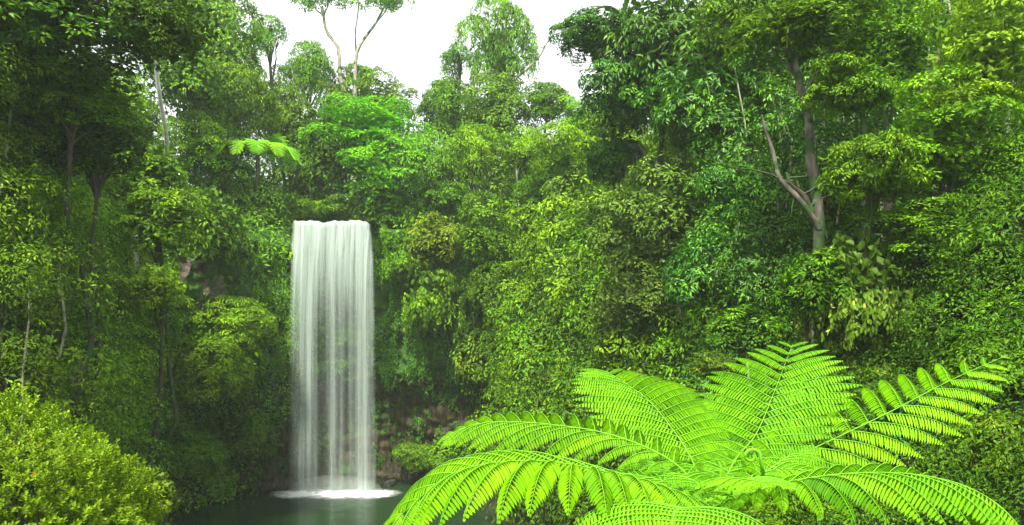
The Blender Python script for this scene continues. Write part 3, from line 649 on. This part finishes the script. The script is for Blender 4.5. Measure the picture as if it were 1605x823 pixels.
s_('hanging green creeper on the upper wall right of the falls', 680, 460, 52, 43, 'hang1', 'mid', GC, 1.2)
s_('olive green shrub in the middle of the lower slope', 820, 510, 55, 36, 'fine1', 'mid', GC, .9)
s_('small bright shrub between the domed shrub and the grey leaved tree', 910, 460, 42, 34, 'feather2', 'mid', GC, .9)
s_('leaf green shrub low on the slope behind the tip of the fern frond', 820, 600, 62, 35, 'fine3', 'mid', GC, 1.05)
s_('dull olive shrub growing out of the rock low on the right of the falls', 745, 565, 36, 41, 'fine1', 'olive', GC, 1)
s_('large leaved shrub with pale leaf tips behind the left back frond', 895, 610, 45, 32, 'broad2', 'grey', GC, 1)
s_('dark green shrub filling the lower slope above the leaf green shrub', 760, 530, 50, 39, 'fine2', 'dark', GC, .9)
s_('low bright shrub on the right shore of the pool', 655, 715, 42, 42, 'feather1', 'mid', GC, .6)
s_('low dark shrub beside the bright shrub on the right shore', 715, 705, 45, 41, 'fine3', 'mid', GC, .7)

# --- right bank
t_('dark glossy tree stretching a leafy emerald branch across the gap of sky', 930, 55, 60, 33, 'broad1', 'emer', GR, .6, fix=False, path=[(930, 50), (1000, 60), (1080, 140), (1120, 300), (1130, 420)], branches=[(-.5, .10, [(1050, 40), (990, 30), (950, 10), (900, 30)], 'bark')])
t_('large dark emerald tree filling the top edge right of the gap of sky', 1040, 70, 118, 32, 'broad2', 'emer', GR, .9)
t_('emerald tree with hanging leaf sprays below the large dark emerald tree', 985, 150, 73, 33, 'broad1', 'emer', GR, .9, fix=False, path=[(1000, 150), (1060, 230), (1085, 330), (1090, 440)])
t_('heavy emerald tree with glossy rosettes in the upper right middle', 1105, 150, 98, 28, 'broad2', 'emer', GR, .9)
t_('high green tree at the top edge above the twin mottled trunks', 1180, 45, 92, 28, 'broad1', 'mid', GR, .8)
t_('drooping dark leaved tree over the pale dead fronds', 960, 245, 55, 34, 'broad2', 'emer', GR, .8)
t_('lime tinged tree seen between two pale slender trunks', 1040, 230, 50, 42, 'fine2', 'yel', GR, .8, bark='white', path=[(1022, 205), (1026, 225), (1029, 250)], twr=.12, branches=[(0, .08, [(1054, 265), (1052, 240), (1046, 225)], 'white'), (0, .08, [(1054, 265), (1053, 242), (1058, 225)], 'white')])
t_('big tree with two mottled grey trunks forking from one mossy base', 1265, 40, 115, 20, 'fine3', 'mid', GR, .6, fix=False, bark='mottle', path=[(1238, 40), (1248, 110), (1266, 180), (1270, 240), (1278, 300), (1284, 385)], twr=.14,
   branches=[(-.1, .10, [(1282, 350), (1250, 310), (1222, 280), (1212, 240), (1200, 205), (1194, 180)], 'mottle'), (-.1, .10, [(1284, 360), (1262, 310), (1240, 290), (1232, 270)], 'bark')])
t_('greyish fine leaved tree with a dense round crown in front of the emerald trees', 1030, 350, 100, 30, 'fine1', 'grey', GR, .9)
t_('dark green tree left of the mossy forked base', 1165, 300, 62, 26, 'broad1', 'emer', GR, .9)
t_('tree with glossy leaf rosettes above the white flowering shrub', 1110, 420, 78, 27, 'broad2', 'emer', GR, .9, branches=[(-1, .06, [(1068, 500), (1060, 460), (1052, 440)], 'bark')])
t_('mid green tree below the greyish fine leaved tree', 985, 470, 72, 29, 'fine2', 'grey', GR, .9)
t_('dark shrubby tree right of the glossy rosette tree', 1200, 440, 70, 24, 'broad1', 'emer', GR, .9)
t_('light green tree growing in front of the mottled trunks', 1345, 130, 70, 19, 'broad2', 'mid', GR, .7, path=[(1352, 180), (1365, 300), (1385, 480)])
t_('green tree at the top edge left of the yellow green corner tree', 1400, 60, 95, 20, 'fine2', 'mid', GR, .8)
t_('bright yellow green tree filling the top right corner', 1545, 90, 110, 18, 'layer1', 'yel', GR, .9)
t_('layered green tree halfway up the right picture edge', 1480, 220, 100, 18, 'layer2', 'yel', GR, .8)
t_('leafy green tree in front of the big mottled trunk base', 1362, 262, 80, 18, 'broad1', 'mid', GR, .8)
t_('shaded tree at the right edge under the layered green tree', 1575, 300, 85, 18, 'fine1', 'mid', GR, .9)
t_('light sprayed tree overhanging the vine covered shrub', 1450, 370, 92, 18, 'layer1', 'mid', GR, .6)
t_('dark tree behind the vine covered shrub at the right edge', 1560, 430, 85, 20, 'fine3', 'dark', GR, .9)
s_('vine hung shrub speckled with pale yellow leaves on the right', 1338, 450, 84, 18, 'hang1', 'vine', GR, 1.2, fix=False)
s_('lower vine curtain with yellowing leaves right of the upright frond', 1350, 560, 62, 18, 'hang1', 'vine', GR, 1, fix=False)
s_('dark bush under the mossy forked tree base', 1270, 445, 62, 18, 'fine2', 'dark', GR, .9, fix=False)
s_('small cream flowering shrub behind the two upright fronds', 1115, 570, 42, 19, 'broad2', 'vine', GR, .6, fix=False)
s_('shaded shrub between the cream flowering shrub and the rosette tree', 1160, 520, 55, 22, 'fine1', 'dark', GR, .8, fix=False)
s_('dark shrub left of the cream flowering shrub', 1020, 560, 75, 26, 'fine3', 'mid', GR, .8)
s_('gloomy shrub behind the long right hand frond', 1450, 500, 75, 19, 'fine2', 'dark', GR, .9, fix=False)
s_('deep shaded shrub below the tip of the long right hand frond', 1440, 660, 72, 16, 'fine1', 'emer', GR, .9, fix=False)
s_('dark shrub at the right edge level with the fern', 1560, 560, 75, 17, 'fine3', 'dark', GR, .9)
s_('small leaved shrub with yellowish tips at the lower right corner', 1575, 700, 62, 14, 'fine2', 'olive', GR, 1)
s_('shadowed shrub between the fern and the lower right corner', 1480, 760, 60, 14, 'fine1', 'dark', GR, .9)
s_('dim shrub right behind the centre of the tree fern', 1280, 650, 75, 17, 'fine2', 'emer', GR, .9)

# --- close bush, lower left
bush = tag(empty('bush', (-5.4, 7.2, 6.2)), 'rounded yellow green bush with small oval leaves in the near left corner', 'bush')
LB = Leaves(); r0 = np.random.default_rng(77)
def bush_h(n):                                          # surface of a big soft dome with bumps
    d = rand_dirs(n, r0); d[:, 2] = np.abs(d[:, 2]); b = 1 + .10 * np.sin(d[:, 0] * 7 + 1) * np.cos(d[:, 2] * 6 + d[:, 1] * 3) + .07 * np.sin(d[:, 1] * 11 + d[:, 0] * 13) * np.cos(d[:, 2] * 12)
    return d, b
BC = P(-5, 880, 7.4); BR = np.array([1.52, 1.5, 1.55])
d, b = bush_h(5200)
for k in range(len(d)):
    lay = 1 - .16 * r0.random() ** 2 if k % 4 else r0.uniform(.6, .9)
    c = BC + d[k] * BR * b[k] * (lay + .02 * r0.standard_normal())
    up = unit(d[k] * .7 + np.array([0, 0, .55]) + r0.normal(0, .22, 3))
    nl = 9; a = unit(np.cross(up, [.3, .9, .2])); bb = np.cross(up, a); th = np.arange(nl) * 2.4 + r0.uniform(0, 6)
    rd = a * np.cos(th)[:, None] + bb * np.sin(th)[:, None]; lift = np.linspace(.2, 1.6, nl)[:, None]
    pos = c + up * np.linspace(0, .06, nl)[:, None]
    LB.add(pos, rd + up * lift, up - rd * lift * .5, r0.uniform(.036, .056, nl), r0.uniform(.019, .026, nl), np.clip(.45 + .10 * r0.normal() + r0.normal(0, .13, nl) + np.linspace(-.12, .14, nl), 0, 1))
me = LB.mesh('foliage', oval=True, curl=.12); me.transform(Matrix.Translation((5.4, -7.2, -6.2))); link('foliage', me, M['bush'], bush)
mb = MB()
for k in range(60):
    e_ = BC + d[k] * BR * .9 - np.array([-5.4, 7.2, 6.2]); mb.tube(limb_path((rng.normal(0, .1), rng.normal(0, .1), 0), e_, .05, 7), np.linspace(.03, .008, 7), 5)
link('stem', mb.mesh('stem'), M['bark'], bush)

# ------------------------------------------------------------------ undergrowth on the slopes
def undergrowth(name, label, n, box, cond, tint, ll=.22, lw=.095, seed=5, rr=(1.0, 2.2), cat='undergrowth', y1=78, lift=0, stems=None, ymin=12):
    r = np.random.default_rng(seed); X = r.uniform(box[0], box[1], 60000); Y = r.uniform(ymin, y1, 60000); h = terrain(X, Y)
    e = .4; gx_ = (terrain(X + e, Y) - terrain(X - e, Y)) / (2 * e); gy_ = (terrain(X, Y + e) - terrain(X, Y - e)) / (2 * e)
    px = CX + F * X / Y; ok = (h > .5) & (px > -350) & (px < 2000) & cond(X, Y, h) & (HY - F * (h - CAMZ) / Y < 880) & (HY - F * (h - CAMZ) / Y > -80)
    wgt = np.sqrt(1 + gx_ ** 2 + gy_ ** 2) * np.clip(35 / Y, .45, 2); ok &= r.uniform(0, 4.0, len(X)) < wgt
    idx = np.nonzero(ok)[0][:n]; Lv = Leaves(); N_ = unit(np.stack([-gx_, -gy_, np.ones_like(gx_)], -1))
    for q in idx:
        R = r.uniform(*rr) * np.clip(Y[q] / 32, .6, 1.2); c = np.array([X[q], Y[q], h[q]]) + N_[q] * R * .35; vb = r.uniform(.15, .8); nc = 26 if Y[q] > 20 else 44
        if lift:
            up_ = lift * r.random() ** 1.0; c[2] += up_; R *= .8
            if stems is not None and up_ > R: stems.append((X[q], Y[q], h[q] - .2, c[2]))
        nl = 16
        dr = rand_dirs(nc, r); dr = dr if lift else np.where((dr @ N_[q])[:, None] < -.2, -dr, dr); sh = 1 + .25 * np.sin(dr[:, 0] * 5 + q) * np.cos(dr[:, 2] * 4 + q)
        p = c + dr * (R * sh)[:, None] * [1, 1, r.uniform(.7, 1.2)]; up = unit(dr * .7 + [0, -.1, .6]); a = unit(np.cross(up, [.3, .9, .2])); b = np.cross(up, a)
        th = r.uniform(0, 6.28, (nc, nl)); rad = np.sqrt(r.random((nc, nl))); cr = R * r.uniform(.2, .38, (nc, 1))
        rd = a[:, None] * np.cos(th)[..., None] + b[:, None] * np.sin(th)[..., None]
        pos = p[:, None] + rd * (rad * cr)[..., None] + up[:, None] * ((1 - rad ** 2) * cr * .5)[..., None]
        dd = rd * (.4 + rad)[..., None] + up[:, None] * (.35 - .5 * rad)[..., None] + r.normal(0, .3, (nc, nl, 3)) - [0, 0, r.uniform(0, .5)]
        nn_ = up[:, None] + rd * .3 + r.normal(0, .3, (nc, nl, 3)); k = nc * nl; ls = r.uniform(.6, 1.25) * np.clip(Y[q] / 32, .42, 1.3)
        v = np.clip(vb + .15 * r.standard_normal((nc, 1)) + .14 * r.standard_normal((nc, nl)), 0, 1)
        Lv.add(pos.reshape(k, 3), dd.reshape(k, 3), nn_.reshape(k, 3), ll * ls * r.uniform(.7, 1.3, k), lw * ls * r.uniform(.7, 1.2, k), v.ravel())
    print(name, len(idx)); tag(link(name, Lv.mesh(name), M[tint]), label, cat, kind='stuff')
undergrowth('undergrowth', 'tangled green undergrowth on the left bank', 950, (-42, -12), lambda X, Y, h: X < -16 - 0 * Y, 'mid', seed=5)
undergrowth('undergrowth', 'leafy undergrowth along the rim behind the falls', 450, (-30, 6), lambda X, Y, h: ((abs(X - FX) > 3.6) | (Y > 53)) & (Y > 47.5) & (h > 15), 'mid', seed=6)
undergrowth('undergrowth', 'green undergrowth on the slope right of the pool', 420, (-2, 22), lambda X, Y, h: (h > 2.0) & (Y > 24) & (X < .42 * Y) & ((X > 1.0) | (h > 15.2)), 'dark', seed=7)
undergrowth('undergrowth', 'yellowish undergrowth scattered over the slope right of the pool', 230, (-2, 22), lambda X, Y, h: (h > 3.0) & (Y > 24) & (X < .42 * Y) & ((X > 1.0) | (h > 15.2)), 'mid', seed=71)
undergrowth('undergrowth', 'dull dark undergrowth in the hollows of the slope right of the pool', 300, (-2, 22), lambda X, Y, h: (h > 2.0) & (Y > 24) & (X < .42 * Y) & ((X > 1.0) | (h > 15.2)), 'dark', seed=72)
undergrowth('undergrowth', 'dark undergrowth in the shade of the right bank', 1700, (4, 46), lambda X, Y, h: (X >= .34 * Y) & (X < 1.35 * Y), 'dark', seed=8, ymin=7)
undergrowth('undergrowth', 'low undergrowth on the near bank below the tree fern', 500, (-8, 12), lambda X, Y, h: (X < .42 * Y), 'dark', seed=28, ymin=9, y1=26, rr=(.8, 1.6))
stems = []
undergrowth('understorey', 'thicket of saplings and vines between the left bank trees', 720, (-42, -9), lambda X, Y, h: (Y > 21) & (X < -.52 * Y), 'mid', seed=15, lift=11, stems=stems, y1=60)
undergrowth('understorey', 'leafy saplings crowding the near end of the left bank', 380, (-30, -9), lambda X, Y, h: (X < -.56 * Y), 'mid', seed=26, lift=10, stems=stems, y1=30, ymin=18)
undergrowth('understorey', 'yellow green sapling thicket between the left bank trees', 560, (-42, -9), lambda X, Y, h: (Y > 23) & (X < -.52 * Y), 'yel', seed=25, lift=10, stems=stems, y1=50)
undergrowth('understorey', 'thicket of saplings and vines on the plateau behind the falls', 330, (-30, 10), lambda X, Y, h: (Y > 52), 'mid', seed=16, lift=8, stems=stems)
undergrowth('understorey', 'thicket of saplings and vines on the slope right of the falls', 330, (-2, 24), lambda X, Y, h: (h > 4) & (Y > 34) & (X < .46 * Y), 'mid', seed=17, lift=6, stems=stems, y1=66)
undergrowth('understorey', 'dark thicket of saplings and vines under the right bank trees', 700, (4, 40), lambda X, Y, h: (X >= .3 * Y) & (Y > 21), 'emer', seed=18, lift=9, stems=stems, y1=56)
mb = MB()
for x, y, z0, z1 in stems:
    if rng.random() < .6: mb.tube(limb_path((x, y, z0), (x + rng.normal(0, .5), y, z1), 0, 6, .03), np.linspace(.06, .03, 6) * rng.uniform(.6, 1.2), 5)
tag(link('thicket_stems', mb.mesh('thicket_stems'), M['twig']), 'thin pale sapling stems and vines in the thickets', 'saplings', kind='stuff')
# the closed wood further back, one mass
undergrowth('distant_wood', 'hazy distant wood closing the view beyond the gorge', 420, (-70, 75), lambda X, Y, h: (Y > 62) & ((X < -.33 * Y) | (X > .12 * Y)), 'mid', ll=.45, lw=.2, seed=9, rr=(2.5, 4.5), cat='wood', y1=120)

# moss and trailing creepers on the cliff
_ii = [(abs(CX + F * CLIFF[a, b][0] / CLIFF[a, b][1] - 322) + abs(HY - F * (CLIFF[a, b][2] - CAMZ) / CLIFF[a, b][1] - 458), a, b) for a in range(ns_) for b in range(0, nz_, 2)]
_, _a, _b = min(_ii); BARE = CLIFF[_a, _b].copy(); BPH = phs[_a]
def cliff_plants(name, label, n, p0, p1, z0, z1, tint, seed, ln=(.3, 1.6)):
    r = np.random.default_rng(seed); Lv = Leaves()
    for k in range(n):
        ph = r.uniform(p0, p1); z = r.uniform(z0, z1)
        if fbm((ph * .22, z * .5, seed), .9, 3) < -.12: continue
        q = cliff_pt(ph, z); m = 12
        if abs(q[0] - BARE[0]) < 1.5 and -1.5 < q[2] - BARE[2] < 3.0: continue
        Ln = r.uniform(*ln); t = np.linspace(0, 1, m)
        inw = unit(np.array([PC[0] - q[0], PC[1] - q[1], 0.0]))
        pos = q + inw * (.12 + .12 * np.sin(t * 3)[:, None]) + np.stack([r.normal(0, .09, m), r.normal(0, .05, m), -t * Ln + .1], -1)
        dd = inw * .8 + r.normal(0, .5, (m, 3)) + [0, 0, -.7]; Lv.add(pos, dd, inw + r.normal(0, .3, (m, 3)) + [0, 0, .5], .17 * r.uniform(.7, 1.3, m), .08, np.clip(.5 + .2 * r.standard_normal() + .15 * r.standard_normal(m), 0, 1))
    tag(link(name, Lv.mesh(name), M[tint]), label, 'creeper', kind='stuff')
pl, pr = phi_of_px(452), phi_of_px(592)
cliff_plants('creeper', 'trailing creepers and moss on the cliff left of the falls', 3000, pl, 172, 7.8, 17.2, 'mid', 31)
cliff_plants('creeper', 'thick trailing creepers on the cliff right of the falls', 4200, 46, pr, 7.8, 17.2, 'moss', 32)
cliff_plants('moss', 'moss cushions on the wet rock behind the falling water', 700, pr, pl, 7.5, 16, 'moss', 33, (.1, .6))
cliff_plants('moss', 'sparse moss and small plants on the undercut rock', 900, 50, 170, 1.2, 7.4, 'moss', 34, (.1, .7))
_o = rock_slab('rock_face', 322, 458, 1.45, 1.75, 40, M['bare'], .7)
_o.location = BARE + np.array([-math.cos(BPH), -math.sin(BPH), 0]) * .1; _o.rotation_euler[2] = BPH - math.pi / 2
tag(_o, 'bare pinkish grey rock patch showing among creepers left of the falls', 'rock')

# ------------------------------------------------------------------ ferns
def frond(parent, ctrl, plen=.55, npair=25, npin=26, mat='fern', seed=0, lean=28, tipk=.12, w0=.5, droop=.9, pw=1.0, origin=np.zeros(3), full=True, peak=.5, pk=.14, roll=0.0):
    r = np.random.default_rng(seed); fv = r.uniform(-.18, .12); pts = curve(ctrl, 60); seg = np.linalg.norm(np.diff(pts, axis=0), axis=1); s = np.concatenate([[0], np.cumsum(seg)]); Ln = s[-1]
    def at(u):
        x = u * Ln; return np.array([np.interp(x, s, pts[:, k]) for k in range(3)])
    Lv = Leaves(); mb = MB(); mb.tube(pts - origin, np.linspace(.009, .002, 60) * pw, 6)
    for i in range(npair):
        u = .07 + .915 * (i / (npair - 1)) ** .96
        c = at(u); T = unit(at(min(1, u + .02)) - at(u - .02)); up = np.array([0, 0, 1.0]); Nn = unit(up - T * T.dot(up))
        if abs(T[2]) > .98: Nn = unit(np.array([0, -1, .2]))
        S = np.cross(T, Nn); Nn = Nn * math.cos(roll) + S * math.sin(roll); S = np.cross(T, Nn)
        prof = (w0 + (1 - w0) * sm(.1, peak, u)) * (1 - (1 - tipk) * max(0, (u - .62) / .38) ** 1.7)
        for sg in (-1, 1):
            PL = plen * prof * r.uniform(.94, 1.05); a = math.radians(lean + 22 * u + r.normal(0, 2.5))
            d0 = S * sg * math.cos(a) + T * math.sin(a) + Nn * .22
            m = npin; t = np.linspace(0.02, 1, m)
            n_sub = 14; q = [c]; d = unit(d0)
            for k in range(n_sub):
                d = unit(d + np.array([0, 0, -droop / n_sub * (0.5 + 1.4 * k / n_sub)])); q.append(q[-1] + d * PL / n_sub)
            q = np.array(q); tt = np.linspace(0, 1, n_sub + 1)
            pos = np.stack([np.interp(t, tt, q[:, k]) for k in range(3)], -1); td = unit(np.gradient(pos, axis=0))
            pn = unit(Nn - td * (td @ Nn)[:, None]); hz_ = (1 - td[:, 2] ** 2)[:, None]; up2 = np.array([0, 0, 1.0]) - td * td[:, 2:3]
            pn = unit(pn * (1 - .8 * hz_) + unit(up2) * .8 * hz_); ps = np.cross(td, pn)
            mb.tube(q - origin, np.linspace(.0045, .0015, n_sub + 1) * pw, 4)
            pl_ = PL * pk * np.clip(np.minimum(1, .55 + t * 2.2), 0, 1) * (1 - .88 * np.clip((t - .55) / .45, 0, 1) ** 1.6)
            wv = PL / m * .78
            v = np.clip(.42 + fv + .22 * u + .13 * r.standard_normal() + .10 * r.standard_normal(m) + .15 * t, 0, 1)
            for s2 in (-1, 1):
                dd = ps * s2 + td * .38 - pn * .55 + np.array([0, 0, -.30]) + r.normal(0, .03, (m, 3))
                Lv.add(pos + r.normal(0, .001, (m, 3)) - origin, dd, pn + ps * s2 * .35, pl_, wv, v)
    f = link('frond', Lv.mesh('frond', oval=full, curl=.22), M[mat], parent)
    link('rachis', mb.mesh('rachis'), M['rachis'], f); return f

FB = P(1115, 790, 6.0)
tf = tag(empty('tree_fern', (FB[0], FB[1], 6.5)), 'bright lime green tree fern spreading its fronds below the viewpoint', 'tree fern'); O = np.array(tf.location)
mb = MB(); mb.tube(limb_path((0, 0, 0), (0, 0, FB[2] - 6.6), 0, 9, .01), np.full(9, .11), 12, .12); link('trunk', mb.mesh('trunk'), M['bark'], tf)
def fr(pix, **k): return frond(tf, [FB + [0, 0, -.08]] + [P(*p_) for p_ in pix], origin=O, **k)
fr([(1060, 728, 6.2), (960, 682, 6.5), (850, 664, 6.8), (762, 662, 7.0), (704, 680, 7.1)], plen=.78, npair=18, roll=-.15, seed=1, tipk=.25, lean=20)
fr([(1085, 722, 6.6), (1052, 670, 7.2), (1010, 622, 7.8), (953, 583, 8.5)], plen=.88, npair=21, seed=2, tipk=.35, lean=10, droop=.55)
fr([(1150, 725, 6.5), (1185, 680, 7.0), (1212, 618, 7.6), (1242, 540, 8.3)], plen=.88, npair=20, seed=3, tipk=.18, lean=14, droop=.45)
fr([(1190, 738, 6.2), (1270, 705, 6.6), (1390, 648, 7.1), (1490, 596, 7.5), (1578, 557, 7.7)], plen=.68, npair=16, roll=.36, droop=.75, pk=.2, seed=4, tipk=.05, lean=24, peak=.3)
fr([(1200, 765, 5.6), (1300, 745, 5.4), (1410, 742, 5.3), (1490, 762, 5.3), (1548, 812, 5.3)], plen=.82, npair=19, pk=.165, seed=5, tipk=.3, lean=20, droop=1.1)
fr([(1040, 768, 5.6), (930, 735, 5.2), (820, 722, 5.0), (710, 742, 4.9), (622, 812, 4.8)], plen=.90, npair=19, pk=.165, seed=6, tipk=.3, lean=20, droop=1.1)
fr([(1085, 800, 5.2), (1060, 800, 4.5), (1050, 850, 3.8), (1040, 960, 3.3)], plen=.75, npair=22, seed=7, tipk=.3, lean=16, droop=.9)
fr([(1230, 742, 6.6), (1270, 722, 7.2), (1330, 715, 7.8)], plen=.42, npair=17, seed=8, tipk=.2, lean=20)
fr([(1130, 740, 6.4), (1120, 712, 7.0), (1105, 690, 7.6)], plen=.50, npair=16, seed=9, tipk=.2, lean=14)
fr([(1180, 755, 6.0), (1225, 722, 6.3), (1262, 700, 6.6)], plen=.40, npair=15, seed=10, tipk=.2, lean=18)
fr([(1070, 765, 5.9), (1000, 745, 6.0), (940, 740, 6.1)], plen=.42, npair=16, seed=11, tipk=.2, lean=18)
fr([(1100, 762, 5.8), (1050, 738, 6.3), (1010, 715, 6.9)], plen=.50, npair=16, seed=12, tipk=.2, lean=16)
fr([(1150, 768, 5.7), (1165, 752, 5.4), (1200, 756, 5.0)], plen=.42, npair=14, seed=13, tipk=.2, lean=18)
fr([(1190, 745, 6.1), (1240, 735, 6.0), (1310, 748, 5.9)], plen=.46, npair=16, seed=14, tipk=.2, lean=18)
# curled young frond
th = np.linspace(0, 3.6 * np.pi, 40); rr = .075 * np.exp(-th / 6.5); cc = P(1178, 716, 5.7)
cz_ = [FB + [0.02, 0, 0], P(1190, 750, 5.8), P(1194, 730, 5.7)]; sp_ = np.stack([cc[0] + rr * np.cos(th), cc[1] + th * .003, cc[2] + rr * np.sin(th)], -1)
mb = MB(); mb.tube(np.vstack([curve(cz_, 8), sp_]) - O, np.linspace(.018, .007, 48), 7); link('crozier', mb.mesh('crozier'), M['rachis'], tf)

# distant tree fern above the cliff
c0 = P(404, 244, 46.3); h0 = float(terrain(c0[0], c0[1] + 1))
tf2 = tag(empty('tree_fern', (c0[0], c0[1], 16.8)), 'distant tree fern spreading a flat wheel of fronds above the cliff left of the falls', 'tree fern'); O2 = np.array(tf2.location)
mb = MB(); mb.tube(limb_path((0, 0, 0), c0 - O2, 0, 8, .01), np.full(8, .13), 10, .1); link('trunk', mb.mesh('trunk'), M['bark'], tf2)
for k in range(19):
    a = k / 13 * 6.283 + .2; lift = 0 if k < 13 else .8; e_ = np.array([math.cos(a), math.sin(a), 0]); Lf = 3.0 * random.uniform(.85, 1.1)
    frond(tf2, [c0, c0 + e_ * Lf * (.35 - lift * .1) + [0, 0, .55 + lift * .5], c0 + e_ * Lf * (.72 - lift * .25) + [0, 0, .38 + lift], c0 + e_ * Lf * (.95 - lift * .3) + [0, 0, -.45 + lift * 1.2]], plen=.95, npair=17, npin=10, mat='lime', seed=40 + k, origin=O2, full=False, pw=1.2, tipk=.3, droop=.4)

# dead pale fronds hanging in the trees on the right
dp = tag(empty('dead_fronds', P(992, 250, 34)), 'bunch of pale dead palm fronds hanging in the trees right of centre', 'dead fronds'); mb = MB()
for k in range(26):
    a = rng.uniform(-1, 1); e_ = np.array([a * .8, rng.uniform(-.4, .4), -rng.uniform(.5, 1.3)]); mb.tube(curve([(0, 0, .5), (a * .3, 0, .75), e_ * [1, 1, .2], e_], 7), np.linspace(.03, .01, 7), 5)
link('frond', mb.mesh('frond'), M['twig'], dp)

# ------------------------------------------------------------------ haze
def haze(x0, x1, y0, y1, z0, z1, dens):
    v = [(x, y, z) for x in (x0, x1) for y in (y0, y1) for z in (z0, z1)]
    me = bpy.data.meshes.new('haze'); me.from_pydata(v, [], [(0, 1, 3, 2), (4, 6, 7, 5), (0, 4, 5, 1), (2, 3, 7, 6), (0, 2, 6, 4), (1, 5, 7, 3)])
    m, t = newmat('haze_air'); o = t.nodes.new('ShaderNodeOutputMaterial'); p = t.nodes.new('ShaderNodeVolumePrincipled')
    p.inputs['Color'].default_value = (.86, 1.0, .86, 1); p.inputs['Density'].default_value = dens; t.links.new(p.outputs[0], o.inputs['Volume'])
    tag(link('haze', me, m), 'thin spray haze filling the gorge', kind='stuff')
HAZE = 0.0006
if HAZE: haze(-905, 905, -305, 1505, -5, 75, HAZE)
